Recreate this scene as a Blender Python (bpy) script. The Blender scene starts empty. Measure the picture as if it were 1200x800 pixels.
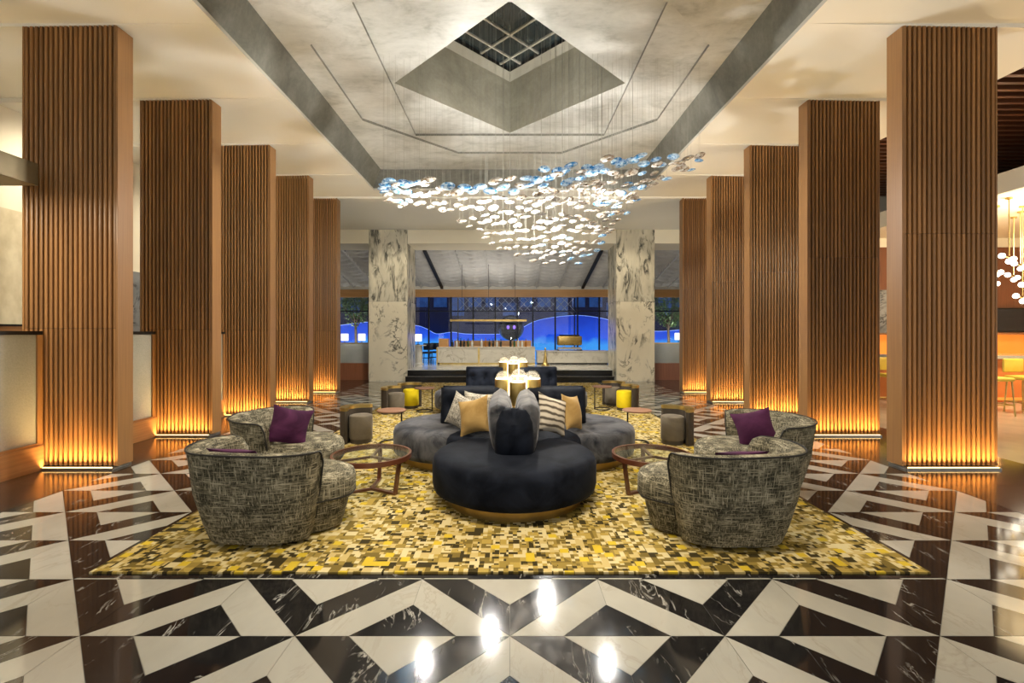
import bpy, bmesh, math, random
from mathutils import Vector, Matrix
random.seed(7)
R = math.radians
PI = math.pi
scene = bpy.context.scene
C = scene.collection

# ------------------------------------------------------------------ camera
EYE = 1.5
F = 546.0
cam_d = bpy.data.cameras.new('camera')
cam_d.sensor_width = 36.0
cam_d.lens = 36.0 * F / 1200.0
cam_d.shift_x = 2.5 / 1200.0
cam_d.shift_y = -10.0 / 1200.0
cam_d.clip_end = 200
cam = bpy.data.objects.new('camera', cam_d)
cam.location = (0, 0, EYE)
cam.rotation_euler = (R(90), 0, 0)
C.objects.link(cam)
scene.camera = cam

# ------------------------------------------------------------------ world, exposure
world = bpy.data.worlds.new('world')
scene.world = world
world.use_nodes = True
wb = world.node_tree.nodes['Background']
wb.inputs[0].default_value = (1.0, 0.985, 0.93, 1)
wb.inputs[1].default_value = .72
vs = scene.view_settings
vs.view_transform = 'Standard'
vs.look = 'None'
vs.gamma = 1.0
vs.use_curve_mapping = False
vs.exposure = 0.12


def light(name, kind, loc, power, color=(1, .85, .65), rot=(0, 0, 0), **kw):
    d = bpy.data.lights.new(name, kind)
    d.energy = power
    d.color = color
    for k, v in kw.items():
        setattr(d, k, v)
    o = bpy.data.objects.new(name, d)
    o.location = loc
    o.rotation_euler = rot
    C.objects.link(o)
    return o


def aim(o, target):
    o.rotation_euler = (Vector(target) - o.location).to_track_quat('-Z', 'Y').to_euler()


# spot lamps set in the ceiling (the fixtures themselves are built further down)
SPOTS = [(-.5, 2.3, 4.915, (-1.1, 4.8, 0), 520, 80), (.55, 2.3, 4.915, (1.2, 4.8, 0), 520, 80),
         (-3.7, 3.4, 4.915, (-3.2, 4.6, 0), 120, 90), (3.7, 3.4, 4.915, (3.2, 4.6, 0), 120, 90),
         (-2.9, 12.3, 4.82, (-3.7, 14.4, 2.2), 170, 70), (2.9, 12.3, 4.82, (3.8, 14.4, 2.2), 170, 70)]  # this pair is added to brighten the marble columns
for (x, y, z, tg, p, ang) in SPOTS:
    s = light('spot_beam', 'SPOT', (x, y, z - .03), p, (1, .87, .66), spot_size=R(ang), spot_blend=.7, shadow_soft_size=.03)
    aim(s, tg)
# lamps inside the glass chandelier
for (x, y, z, p) in [(-1.3, 7.1, 3.50, 140), (-.3, 7.3, 3.2, 215), (.6, 7.6, 2.85, 240), (1.5, 7.2, 3.6, 150)]:
    light('chandelier_lamp', 'POINT', (x, y, z), p, (1, .97, .91), shadow_soft_size=.04)
# ------------------------------------------------------------------ materials
M = {}


def newmat(name):
    m = bpy.data.materials.new(name)
    m.use_nodes = True
    nt = m.node_tree
    b = nt.nodes['Principled BSDF']
    M[name] = m
    return m, nt, b


def ND(nt, t, **kw):
    n = nt.nodes.new(t)
    for k, v in kw.items():
        if k in n.inputs.keys() if hasattr(n.inputs, 'keys') else False:
            n.inputs[k].default_value = v
        else:
            setattr(n, k, v)
    return n


def ramp(nt, fac, stops, interp='LINEAR'):
    r = nt.nodes.new('ShaderNodeValToRGB')
    r.color_ramp.interpolation = interp
    el = r.color_ramp.elements
    while len(el) < len(stops):
        el.new(0.5)
    for e, (p, c) in zip(el, stops):
        e.position = p
        e.color = (c[0], c[1], c[2], 1)
    nt.links.new(fac, r.inputs[0])
    return r


def coords(nt, kind='Object', scale=(1, 1, 1), rot=(0, 0, 0), rnd=0.0):
    if kind == 'World':
        g = nt.nodes.new('ShaderNodeNewGeometry')
        src = g.outputs['Position']
    else:
        t = nt.nodes.new('ShaderNodeTexCoord')
        src = t.outputs[kind]
    if rnd:
        oi = nt.nodes.new('ShaderNodeObjectInfo')
        mu = ND(nt, 'ShaderNodeMath', operation='MULTIPLY')
        nt.links.new(oi.outputs['Random'], mu.inputs[0])
        mu.inputs[1].default_value = rnd
        ad = ND(nt, 'ShaderNodeVectorMath', operation='ADD')
        nt.links.new(src, ad.inputs[0])
        nt.links.new(mu.outputs[0], ad.inputs[1])
        src = ad.outputs[0]
    mp = nt.nodes.new('ShaderNodeMapping')
    mp.inputs['Scale'].default_value = scale
    mp.inputs['Rotation'].default_value = rot
    nt.links.new(src, mp.inputs['Vector'])
    return mp.outputs[0]


def noise(nt, vec, scale, detail=4, rough=.55, dist=0.0):
    n = nt.nodes.new('ShaderNodeTexNoise')
    n.inputs['Scale'].default_value = scale
    n.inputs['Detail'].default_value = detail
    n.inputs['Roughness'].default_value = rough
    n.inputs['Distortion'].default_value = dist
    nt.links.new(vec, n.inputs['Vector'])
    return n.outputs['Fac']


def math_(nt, op, a, b=None, c=None):
    n = ND(nt, 'ShaderNodeMath', operation=op)
    for i, v in enumerate((a, b, c)):
        if v is None:
            continue
        if isinstance(v, (int, float)):
            n.inputs[i].default_value = v
        else:
            nt.links.new(v, n.inputs[i])
    return n.outputs[0]


def mixc(nt, fac, a, b, mode='MIX'):
    n = nt.nodes.new('ShaderNodeMix')
    n.data_type = 'RGBA'
    n.blend_type = mode
    for sock, v in ((n.inputs[0], fac), (n.inputs[6], a), (n.inputs[7], b)):
        if isinstance(v, (int, float)):
            sock.default_value = v
        elif isinstance(v, tuple):
            sock.default_value = (v[0], v[1], v[2], 1)
        else:
            nt.links.new(v, sock)
    return n.outputs[2]


def bump(nt, b, h, strength=.2, dist=.01):
    n = nt.nodes.new('ShaderNodeBump')
    n.inputs['Strength'].default_value = strength
    n.inputs['Distance'].default_value = dist
    nt.links.new(h, n.inputs['Height'])
    nt.links.new(n.outputs[0], b.inputs['Normal'])


def pm(name, c1, c2, scale=8, rough=.5, metal=0.0, detail=3, stretch=(1, 1, 1), bmp=0.0, spec=.5, emit=None, sheen=0.0, coat=0.0, rnd=3.0, kind='Object'):
    """plain procedural material: two tones mixed by noise"""
    m, nt, b = newmat(name)
    v = coords(nt, kind, stretch, rnd=rnd)
    f = noise(nt, v, scale, detail)
    r = ramp(nt, f, [(.32, c1), (.68, c2)])
    nt.links.new(r.outputs[0], b.inputs['Base Color'])
    b.inputs['Roughness'].default_value = rough
    b.inputs['Metallic'].default_value = metal
    b.inputs['Specular IOR Level'].default_value = spec
    b.inputs['Coat Weight'].default_value = coat
    if sheen:
        b.inputs['Sheen Weight'].default_value = sheen
        b.inputs['Sheen Roughness'].default_value = .35
    if bmp:
        bump(nt, b, f, bmp)
    if emit:
        b.inputs['Emission Color'].default_value = (*emit[0], 1)
        b.inputs['Emission Strength'].default_value = emit[1]
    return m


# walnut slats
def wood(name, ca, cb, rough=.38, scale=1.0, axis='z'):
    m, nt, b = newmat(name)
    st = {'z': (26, 26, .7), 'x': (.7, 26, 26), 'y': (26, .7, 26)}[axis]
    v = coords(nt, 'Object', tuple(s * scale for s in st), rnd=20)
    f = noise(nt, v, 2.0, 4, .55, .08)
    oi = nt.nodes.new('ShaderNodeObjectInfo')
    r = ramp(nt, f, [(.25, ca), (.75, cb)])
    hv = math_(nt, 'MULTIPLY_ADD', oi.outputs['Random'], .4, .8)
    col = mixc(nt, 1.0, r.outputs[0], hv, 'MULTIPLY')
    nt.links.new(col, b.inputs['Base Color'])
    b.inputs['Roughness'].default_value = rough
    return m


wood('walnut_slat', (.22, .10, .031), (.34, .165, .055))
wood('walnut_panel', (.23, .11, .038), (.30, .15, .052))
wood('walnut_flat', (.22, .10, .035), (.36, .17, .06), axis='y')
wood('walnut_beam', (.42, .22, .075), (.55, .30, .11), axis='x')
wood('red_walnut', (.16, .055, .025), (.25, .09, .04), rough=.3)
wood('table_wood', (.17, .08, .045), (.25, .125, .07), axis='x', rough=.45)
wood('baffle_wood', (.10, .035, .018), (.18, .07, .03), axis='x')
pm('fin_core', (.006, .0035, .002), (.009, .005, .003), 6, .8)
pm('steel_trim', (.45, .43, .40), (.55, .53, .5), 10, .3, .9)


def marble(name, base1, base2, vein, vscale=1.2, width=.035, rot=(0, 0, 0), stretch=(1, 1, 1), rough=.08, dist=1.2, vein_amt=1.0, brk_at=(.42, .62)):
    m, nt, b = newmat(name)
    v = coords(nt, 'World', stretch, rot, rnd=37)
    cl = noise(nt, v, vscale * .8, 4, .6, .4)
    basec = ramp(nt, cl, [(.3, base1), (.7, base2)])
    n1 = noise(nt, v, vscale, 6, .62, dist)
    a = math_(nt, 'ABSOLUTE', math_(nt, 'SUBTRACT', n1, .5))
    mask = ramp(nt, a, [(0.0, (1, 1, 1)), (width, (0, 0, 0))])
    brk = ramp(nt, noise(nt, v, vscale * 1.7, 2), [(brk_at[0], (0, 0, 0)), (brk_at[1], (1, 1, 1))])
    f = math_(nt, 'MULTIPLY', math_(nt, 'MULTIPLY', mask.outputs[0], brk.outputs[0]), vein_amt)
    col = mixc(nt, f, basec.outputs[0], vein)
    nt.links.new(col, b.inputs['Base Color'])
    b.inputs['Roughness'].default_value = rough
    b.inputs['Specular IOR Level'].default_value = .6
    return m


marble('white_marble', (.35, .335, .29), (.43, .41, .355), (.30, .27, .22), 1.6, .022, rot=(0, 0, .6), stretch=(1.6, .8, 1), vein_amt=.55)
marble('black_marble', (.006, .006, .007), (.016, .014, .014), (.50, .48, .43), 2.4, .016, rot=(0, 0, .9), stretch=(2.2, .7, 1), vein_amt=.8, brk_at=(.52, .66))
marble('column_marble_upper', (.44, .41, .32), (.66, .61, .48), (.03, .035, .035), 1.3, .075, rot=(0, .62, 0), stretch=(2.4, 2.4, .75), rough=.18, vein_amt=1.0)
marble('column_marble_lower', (.64, .58, .44), (.72, .66, .52), (.05, .05, .045), 1.15, .038, rot=(0, -.3, 0), stretch=(1.2, 1.2, .8), rough=.18, dist=2.0)
marble('bar_marble', (.52, .49, .42), (.64, .61, .53), (.2, .17, .12), 1.6, .03, rough=.2, vein_amt=.7)
marble('grey_marble', (.16, .17, .18), (.28, .29, .30), (.05, .05, .055), 1.5, .05, rot=(0, .7, 0), rough=.2)
pm('dark_slab', (.018, .014, .011), (.03, .024, .018), 2.0, .12, spec=.6, kind='World')
pm('grout', (.12, .115, .10), (.17, .16, .14), 9, .6, kind='World')
pm('beige_stone', (.42, .36, .27), (.52, .45, .34), 2.0, .15, kind='World')
pm('platform_stone', (.50, .50, .48), (.62, .61, .57), 2.0, .12, kind='World')
pm('black_step', (.006, .006, .006), (.014, .013, .012), 4, .2)
pm('ceiling_paint', (.82, .80, .73), (.86, .84, .77), .6, .8, kind='World')
pm('ceiling_trim', (.50, .48, .41), (.55, .52, .45), 2, .6)
pm('cream_paint', (.72, .65, .50), (.78, .71, .56), 1.0, .8, kind='World')
pm('cream_beam', (.74, .68, .54), (.78, .72, .58), 1.0, .8, kind='World')


def leafed(name, c1, c2, c3, rough, metal):
    m, nt, b = newmat(name)
    v = coords(nt, 'World', (1, 1.6, 1.6))
    f1 = noise(nt, v, 1.5, 5, .65, .6)
    v2 = coords(nt, 'World', (1, 2.2, 2.2))
    f2 = noise(nt, v2, 9, 3, .6)
    f = math_(nt, 'MULTIPLY_ADD', f2, .25, math_(nt, 'MULTIPLY', f1, .8))
    r = ramp(nt, f, [(.34, c1), (.5, c2), (.66, c3)])
    nt.links.new(r.outputs[0], b.inputs['Base Color'])
    b.inputs['Roughness'].default_value = rough
    b.inputs['Metallic'].default_value = metal
    return m


leafed('silver_leaf', (.40, .405, .37), (.58, .58, .545), (.68, .68, .645), .5, .1)
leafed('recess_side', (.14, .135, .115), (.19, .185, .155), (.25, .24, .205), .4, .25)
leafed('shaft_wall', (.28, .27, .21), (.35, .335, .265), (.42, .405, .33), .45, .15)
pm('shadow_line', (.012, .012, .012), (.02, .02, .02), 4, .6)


def perforated():
    m, nt, b = newmat('perforated_border')
    v = coords(nt, 'World', (1, 1, 1), (0, 0, R(45)))
    vo = nt.nodes.new('ShaderNodeTexVoronoi')
    vo.inputs['Scale'].default_value = 16
    vo.inputs['Randomness'].default_value = .35
    nt.links.new(v, vo.inputs['Vector'])
    r = ramp(nt, vo.outputs['Distance'], [(.22, (.03, .03, .028)), (.34, (.36, .34, .28))])
    nt.links.new(r.outputs[0], b.inputs['Base Color'])
    b.inputs['Roughness'].default_value = .5


perforated()
pm('night_glass', (.012, .018, .022), (.03, .045, .05), 2.5, .08, spec=.7, kind='World')
pm('mullion_metal', (.55, .54, .48), (.62, .6, .54), 5, .4, .3)
pm('dark_mullion', (.008, .009, .014), (.014, .015, .02), 5, .4, .5)


def glass(name, tint, rough=.02, alpha=.12):
    m, nt, b = newmat(name)
    nt.nodes.remove(b)
    tr = nt.nodes.new('ShaderNodeBsdfTransparent')
    tr.inputs[0].default_value = (*tint, 1)
    gl = nt.nodes.new('ShaderNodeBsdfGlossy')
    gl.inputs['Roughness'].default_value = rough
    gl.inputs[0].default_value = (1, 1, 1, 1)
    v = coords(nt, 'Object')
    f = noise(nt, v, 3, 2)
    mx = nt.nodes.new('ShaderNodeMixShader')
    k = math_(nt, 'MULTIPLY_ADD', f, .04, alpha)
    nt.links.new(k, mx.inputs[0])
    nt.links.new(tr.outputs[0], mx.inputs[1])
    nt.links.new(gl.outputs[0], mx.inputs[2])
    nt.links.new(mx.outputs[0], nt.nodes['Material Output'].inputs[0])
    return m


glass('window_glass', (.95, .96, 1.0), .01, .01)
glass('table_glass', (.93, .97, .95), .02, .12)
glass('dome_glass', (.97, .96, .93), .05, .12)


def frosted():
    m, nt, b = newmat('seeded_glass')
    v = coords(nt, 'Object')
    f = noise(nt, v, 60, 3, .7)
    g = noise(nt, coords(nt, 'Object', (1, 1, .8)), .9, 2)
    r = ramp(nt, math_(nt, 'MULTIPLY_ADD', f, .25, math_(nt, 'MULTIPLY', g, .8)), [(.35, (.30, .31, .27)), (.65, (.52, .52, .46))])
    nt.links.new(r.outputs[0], b.inputs['Base Color'])
    b.inputs['Roughness'].default_value = .25
    b.inputs['Transmission Weight'].default_value = .35
    bump(nt, b, f, .35, .01)


frosted()


# woven rug pattern: stepped cells in cream, gold, olive and near black
def rug_mat():
    m, nt, b = newmat('rug_weave')
    tc = nt.nodes.new('ShaderNodeTexCoord')

    def cells(scale, off, rot):
        mp = nt.nodes.new('ShaderNodeMapping')
        mp.inputs['Scale'].default_value = (scale, scale, 1)
        mp.inputs['Location'].default_value = off
        mp.inputs['Rotation'].default_value = (0, 0, rot)
        nt.links.new(tc.outputs['Object'], mp.inputs['Vector'])
        fl = ND(nt, 'ShaderNodeVectorMath', operation='FLOOR')
        nt.links.new(mp.outputs[0], fl.inputs[0])
        wn = nt.nodes.new('ShaderNodeTexWhiteNoise')
        wn.noise_dimensions = '2D'
        nt.links.new(fl.outputs[0], wn.inputs['Vector'])
        return wn.outputs['Value']
    a = cells(15, (0, 0, 0), 0)
    s = cells(32, (.3, .3, 0), 0)
    c2 = cells(21, (.5, .1, 0), 0)
    sep = nt.nodes.new('ShaderNodeSeparateXYZ')
    nt.links.new(tc.outputs['Object'], sep.inputs[0])
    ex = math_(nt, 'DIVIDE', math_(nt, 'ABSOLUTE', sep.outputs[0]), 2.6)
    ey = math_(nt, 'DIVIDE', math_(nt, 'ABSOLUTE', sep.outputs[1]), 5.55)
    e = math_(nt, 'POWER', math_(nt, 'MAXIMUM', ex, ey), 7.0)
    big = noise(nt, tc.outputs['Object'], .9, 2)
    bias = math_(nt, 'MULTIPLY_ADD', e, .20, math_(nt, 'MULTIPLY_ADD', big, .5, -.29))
    pick = math_(nt, 'GREATER_THAN', c2, .5)
    mix = nt.nodes.new('ShaderNodeMix')
    nt.links.new(pick, mix.inputs[0])
    nt.links.new(a, mix.inputs[2])
    nt.links.new(s, mix.inputs[3])
    val = math_(nt, 'ADD', mix.outputs[0], bias)
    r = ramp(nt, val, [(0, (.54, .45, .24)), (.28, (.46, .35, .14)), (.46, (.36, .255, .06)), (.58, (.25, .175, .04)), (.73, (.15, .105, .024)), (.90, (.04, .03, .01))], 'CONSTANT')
    yel = math_(nt, 'GREATER_THAN', cells(17, (.2, .6, 0), 0), .93)
    nt.links.new(mixc(nt, yel, r.outputs[0], (.52, .37, .03)), b.inputs['Base Color'])
    b.inputs['Roughness'].default_value = .95
    b.inputs['Specular IOR Level'].default_value = .1
    fine = noise(nt, tc.outputs['Object'], 160, 2)
    bump(nt, b, fine, .25, .006)


rug_mat()


def tweed(name, dark, mid, lightc):
    m, nt, b = newmat(name)
    fv = noise(nt, coords(nt, 'Object', (70, 70, 4)), 1.6, 3, .7)
    fh = noise(nt, coords(nt, 'Object', (6, 6, 75)), 1.6, 3, .7)
    big = noise(nt, coords(nt, 'Object', (1, 1, 1)), 9, 2)
    f = math_(nt, 'MULTIPLY_ADD', big, .22, math_(nt, 'MULTIPLY', math_(nt, 'MAXIMUM', fv, fh), .85))
    r = ramp(nt, f, [(.50, dark), (.59, mid), (.70, lightc)])
    nt.links.new(r.outputs[0], b.inputs['Base Color'])
    b.inputs['Roughness'].default_value = .85
    b.inputs['Specular IOR Level'].default_value = .2
    bump(nt, b, f, .4, .006)


tweed('tweed_fabric', (.03, .028, .018), (.17, .15, .10), (.42, .38, .28))
tweed('check_fabric', (.10, .095, .085), (.42, .39, .34), (.55, .52, .46))
pm('piping_cord', (.012, .011, .009), (.02, .018, .014), 20, .8)


def velvet(name, c1, c2, sheen, tint):
    m, nt, b = newmat(name)
    f = noise(nt, coords(nt, 'Object', (1, 1, 1.3), rnd=5), 3.2, 5, .6, 1.0)
    r = ramp(nt, f, [(.35, c1), (.7, c2)])
    nt.links.new(r.outputs[0], b.inputs['Base Color'])
    b.inputs['Roughness'].default_value = .75
    b.inputs['Specular IOR Level'].default_value = .08
    b.inputs['Sheen Weight'].default_value = sheen
    b.inputs['Sheen Roughness'].default_value = .3
    b.inputs['Sheen Tint'].default_value = (*tint, 1)


velvet('navy_velvet', (.002, .0032, .0065), (.011, .014, .023), .05, (.55, .6, .72))
velvet('navy_velvet_lit', (.014, .016, .022), (.12, .12, .13), .3, (.7, .7, .74))  # same navy velvet, with the light caught by its pile painted in grey
velvet('purple_velvet', (.032, .008, .026), (.085, .022, .065), .3, (.8, .5, .75))
velvet('taupe_velvet', (.12, .10, .075), (.16, .135, .10), .3, (.8, .75, .68))
velvet('yellow_velvet', (.62, .46, .01), (.72, .55, .02), .25, (1, .9, .5))
velvet('gold_velvet', (.27, .165, .055), (.42, .28, .11), .3, (1, .85, .6))
pm('brown_leather', (.035, .026, .018), (.05, .038, .026), 12, .5)
pm('brass', (.50, .36, .12), (.66, .50, .20), 6, .36, 1.0)
pm('aged_brass', (.30, .20, .06), (.42, .29, .10), 5, .38, .9)
pm('bronze_beam', (.16, .125, .07), (.22, .175, .10), 3, .45, .6)
pm('black_metal', (.012, .01, .009), (.02, .017, .014), 8, .4, .5)
pm('mahogany', (.085, .026, .012), (.13, .042, .02), 9, .3, coat=.3)


def banded(name, c1, c2, c3):
    m, nt, b = newmat(name)
    w = nt.nodes.new('ShaderNodeTexWave')
    w.bands_direction = 'Z'
    w.inputs['Scale'].default_value = 5.2
    w.inputs['Distortion'].default_value = 3.5
    w.inputs['Detail'].default_value = 3
    nt.links.new(coords(nt, 'Object'), w.inputs['Vector'])
    r = ramp(nt, w.outputs['Fac'], [(.15, c1), (.4, c2), (.7, c3)])
    nt.links.new(r.outputs[0], b.inputs['Base Color'])
    b.inputs['Roughness'].default_value = .8


banded('banded_fabric', (.07, .055, .04), (.40, .34, .26), (.55, .49, .40))


def emis(name, col, strength, base=(.8, .8, .8), col2=None, scale=3):
    m, nt, b = newmat(name)
    f = noise(nt, coords(nt, 'Object'), scale, 2)
    r = ramp(nt, f, [(.3, col), (.7, col2 or col)])
    nt.links.new(r.outputs[0], b.inputs['Emission Color'])
    b.inputs['Emission Strength'].default_value = strength
    b.inputs['Base Color'].default_value = (*base, 1)
    b.inputs['Roughness'].default_value = .3
    return m


emis('led_amber', (1, .55, .14), 6, col2=(1, .6, .2))
emis('lamp_white', (1, .88, .64), 4.0)
emis('bulb_white', (1, .93, .75), 5)
emis('shade_white', (1, .93, .82), 1.6)
emis('lamp_lens', (1, .88, .65), 10)


def disc_glass(name, tint, tint2, em):
    m, nt, b = newmat(name)
    f = noise(nt, coords(nt, 'Object', rnd=9), 1.7, 3, .6)
    r = ramp(nt, f, [(.40, tint2), (.58, tint)])
    nt.links.new(r.outputs[0], b.inputs['Base Color'])
    b.inputs['Roughness'].default_value = .08
    b.inputs['Transmission Weight'].default_value = .3
    b.inputs['Specular IOR Level'].default_value = .8
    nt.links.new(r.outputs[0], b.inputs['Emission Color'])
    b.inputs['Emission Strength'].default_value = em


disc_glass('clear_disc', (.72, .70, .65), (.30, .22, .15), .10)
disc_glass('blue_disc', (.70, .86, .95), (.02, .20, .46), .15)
pm('disc_hub', (.06, .04, .02), (.12, .08, .04), 30, .4, .5)
pm('wire_steel', (.32, .31, .27), (.4, .39, .34), 5, .4, .2)


# fabric of the sloping canopy, night outside
pm('canopy_fabric', (.52, .52, .53), (.60, .60, .60), 3, .85)
pm('black_gap', (.004, .004, .004), (.008, .008, .008), 4, .6)


def wave_panel():
    m, nt, b = newmat('blue_light_wall')
    tc = nt.nodes.new('ShaderNodeTexCoord')
    sep = nt.nodes.new('ShaderNodeSeparateXYZ')
    nt.links.new(tc.outputs['Object'], sep.inputs[0])
    f = noise(nt, tc.outputs['Object'], .9, 3)
    h = math_(nt, 'ADD', math_(nt, 'MULTIPLY', sep.outputs[2], .25), math_(nt, 'MULTIPLY', f, .3))
    r = ramp(nt, h, [(.38, (.05, .40, 1.0)), (.47, (.006, .09, .85)), (.75, (.003, .03, .45))])
    nt.links.new(r.outputs[0], b.inputs['Emission Color'])
    b.inputs['Emission Strength'].default_value = .8
    b.inputs['Base Color'].default_value = (.02, .05, .2, 1)


wave_panel()
emis('blue_edge_tube', (.08, .30, 1), .9)
emis('navy_facade', (.0005, .0015, .012), 1.0, (.002, .003, .01), (.0006, .003, .035), .5)
emis('teal_window', (.004, .03, .14), .6, (.01, .02, .05), (.02, .09, .30))
emis('purple_glow', (.25, .05, .9), 1.0)
pm('foliage_leaf', (.03, .08, .02), (.10, .20, .06), 6, .6)
pm('bark', (.04, .028, .018), (.07, .05, .035), 12, .9)
pm('reflection_grey', (.30, .34, .36), (.4, .44, .46), 5, .5)  # tone of the canopy's reflection in the window
emis('orange_glow', (.9, .22, .02), .8, (.6, .2, .04), (1, .3, .04), 1.2)
pm('orange_lacquer', (.62, .16, .03), (.72, .22, .05), 2, .35)
pm('screen_black', (.004, .006, .014), (.008, .011, .022), 3, .15)
pm('yellow_leather', (.66, .46, .05), (.74, .54, .08), 7, .5)
pm('wallpaper', (.50, .42, .27), (.66, .58, .40), 5, .8, kind='World', stretch=(1, 1, .7))
for nm, a, c in [('bottle_green', (.02, .06, .02), (.04, .09, .03)), ('bottle_amber', (.25, .09, .01), (.35, .14, .02)), ('bottle_clear', (.5, .52, .5), (.6, .62, .6)), ('bottle_dark', (.01, .01, .012), (.02, .02, .022))]:
    pm(nm, a, c, 10, .08, spec=.8)


# ------------------------------------------------------------------ geometry helpers
class MB:
    def __init__(s):
        s.v, s.f = [], []

    def add(s, verts, faces):
        o = len(s.v)
        s.v += [tuple(v) for v in verts]
        s.f += [tuple(i + o for i in f) for f in faces]
        return s

    def box(s, x0, x1, y0, y1, z0, z1):
        v = [(x, y, z) for z in (z0, z1) for y in (y0, y1) for x in (x0, x1)]
        return s.add(v, [(0, 2, 3, 1), (4, 5, 7, 6), (0, 1, 5, 4), (2, 6, 7, 3), (0, 4, 6, 2), (1, 3, 7, 5)])

    def prism(s, pts, z0, z1):
        """counter-clockwise plan polygon raised from z0 to z1"""
        n = len(pts)
        v = [(p[0], p[1], z0) for p in pts] + [(p[0], p[1], z1) for p in pts]
        f = [tuple(reversed(range(n))), tuple(range(n, 2 * n))]
        f += [(i, (i + 1) % n, n + (i + 1) % n, n + i) for i in range(n)]
        return s.add(v, f)

    def lathe(s, prof, n=24, cx=0, cy=0, cz=0, cap=True):
        """profile of (radius, z) from the bottom up"""
        v, f = [], []
        for (r, z) in prof:
            for k in range(n):
                a = 2 * PI * k / n
                v.append((cx + r * math.cos(a), cy + r * math.sin(a), cz + z))
        for j in range(len(prof) - 1):
            for k in range(n):
                k2 = (k + 1) % n
                f.append((j * n + k, j * n + k2, (j + 1) * n + k2, (j + 1) * n + k))
        if cap:
            f.append(tuple(reversed(range(n))))
            f.append(tuple(range((len(prof) - 1) * n, len(prof) * n)))
        return s.add(v, f)

    def layers(s, rings, closed=True, cap=True):
        """skin between rings that have the same number of points"""
        n = len(rings[0])
        v = [p for r in rings for p in r]
        f = []
        for j in range(len(rings) - 1):
            for k in range(n if closed else n - 1):
                k2 = (k + 1) % n
                f.append((j * n + k, j * n + k2, (j + 1) * n + k2, (j + 1) * n + k))
        if cap:
            f.append(tuple(reversed(range(n))))
            f.append(tuple(range((len(rings) - 1) * n, len(rings) * n)))
        return s.add(v, f)

    def tube(s, pts, r, n=6, closed=False):
        pts = [Vector(p) for p in pts]
        rings = []
        m = len(pts)
        for i, p in enumerate(pts):
            a = pts[(i - 1) % m] if (closed or i > 0) else pts[i]
            b = pts[(i + 1) % m] if (closed or i < m - 1) else pts[i]
            t = (b - a).normalized()
            u = t.cross(Vector((0, 0, 1)))
            if u.length < 1e-3:
                u = t.cross(Vector((1, 0, 0)))
            u.normalize()
            w = u.cross(t)
            rr = r[i] if isinstance(r, (list, tuple)) else r
            rings.append([p + (u * math.cos(2 * PI * k / n) + w * math.sin(2 * PI * k / n)) * rr for k in range(n)])
        if closed:
            rings.append(rings[0])
        return s.layers(rings, cap=not closed)

    def build(s, name, mat, parent=None, loc=(0, 0, 0), smooth=None, kind=None, fix=True):
        me = bpy.data.meshes.new(name)
        me.from_pydata(s.v, [], s.f)
        if fix:
            bm = bmesh.new()
            bm.from_mesh(me)
            bmesh.ops.recalc_face_normals(bm, faces=bm.faces)
            bm.to_mesh(me)
            bm.free()
        me.materials.append(M[mat])
        if smooth is not None:
            me.shade_smooth()
            me.set_sharp_from_angle(angle=R(smooth))
        o = bpy.data.objects.new(name, me)
        o.location = loc
        C.objects.link(o)
        if parent:
            o.parent = parent
        if kind:
            o['kind'] = kind
        return o


def inst(src, parent=None, loc=None, rot=None, scale=None):
    o = bpy.data.objects.new(src.name.split('.')[0], src.data)
    o.location = loc if loc is not None else src.location
    if rot is not None:
        o.rotation_euler = rot
    if scale is not None:
        o.scale = scale
    C.objects.link(o)
    if parent:
        o.parent = parent
    return o


def thing(name, label, cat, loc=(0, 0, 0), rz=0, group=None):
    o = bpy.data.objects.new(name, None)
    o.location = loc
    o.rotation_euler = (0, 0, rz)
    o.empty_display_size = .1
    C.objects.link(o)
    return tag(o, label, cat, group)


def tag(o, label, cat, group=None):
    o['label'] = label
    o['category'] = cat
    if group:
        o['group'] = group
    return o


def copy_tree(o, parent=None):
    c = o.copy()
    C.objects.link(c)
    c.parent = parent
    for ch in list(o.children):
        copy_tree(ch, c)
    return c


def spline(pts, per=8, closed=False):
    P = [Vector(p) for p in pts]
    n = len(P)
    out = []
    segs = n if closed else n - 1
    for i in range(segs):
        p0 = P[(i - 1) % n] if (closed or i > 0) else P[0] * 2 - P[1]
        p1, p2 = P[i], P[(i + 1) % n]
        p3 = P[(i + 2) % n] if (closed or i + 2 < n) else P[-1] * 2 - P[-2]
        for k in range(per):
            t = k / per
            out.append(.5 * ((2 * p1) + (p2 - p0) * t + (2 * p0 - 5 * p1 + 4 * p2 - p3) * t * t + (3 * p1 - p0 - 3 * p2 + p3) * t ** 3))
    if not closed:
        out.append(P[-1])
    return out


def rbox(sx, sy, sz, r, seg=3):
    """rounded box centred on the origin"""
    bm = bmesh.new()
    bmesh.ops.create_cube(bm, size=1)
    for v in bm.verts:
        v.co = Vector((v.co.x * sx, v.co.y * sy, v.co.z * sz))
    bmesh.ops.bevel(bm, geom=list(bm.edges), offset=r, segments=seg, profile=.5, affect='EDGES')
    mb = MB()
    bm.verts.ensure_lookup_table()
    mb.v = [tuple(v.co) for v in bm.verts]
    mb.f = [tuple(v.index for v in f.verts) for f in bm.faces]
    bm.free()
    return mb


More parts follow.
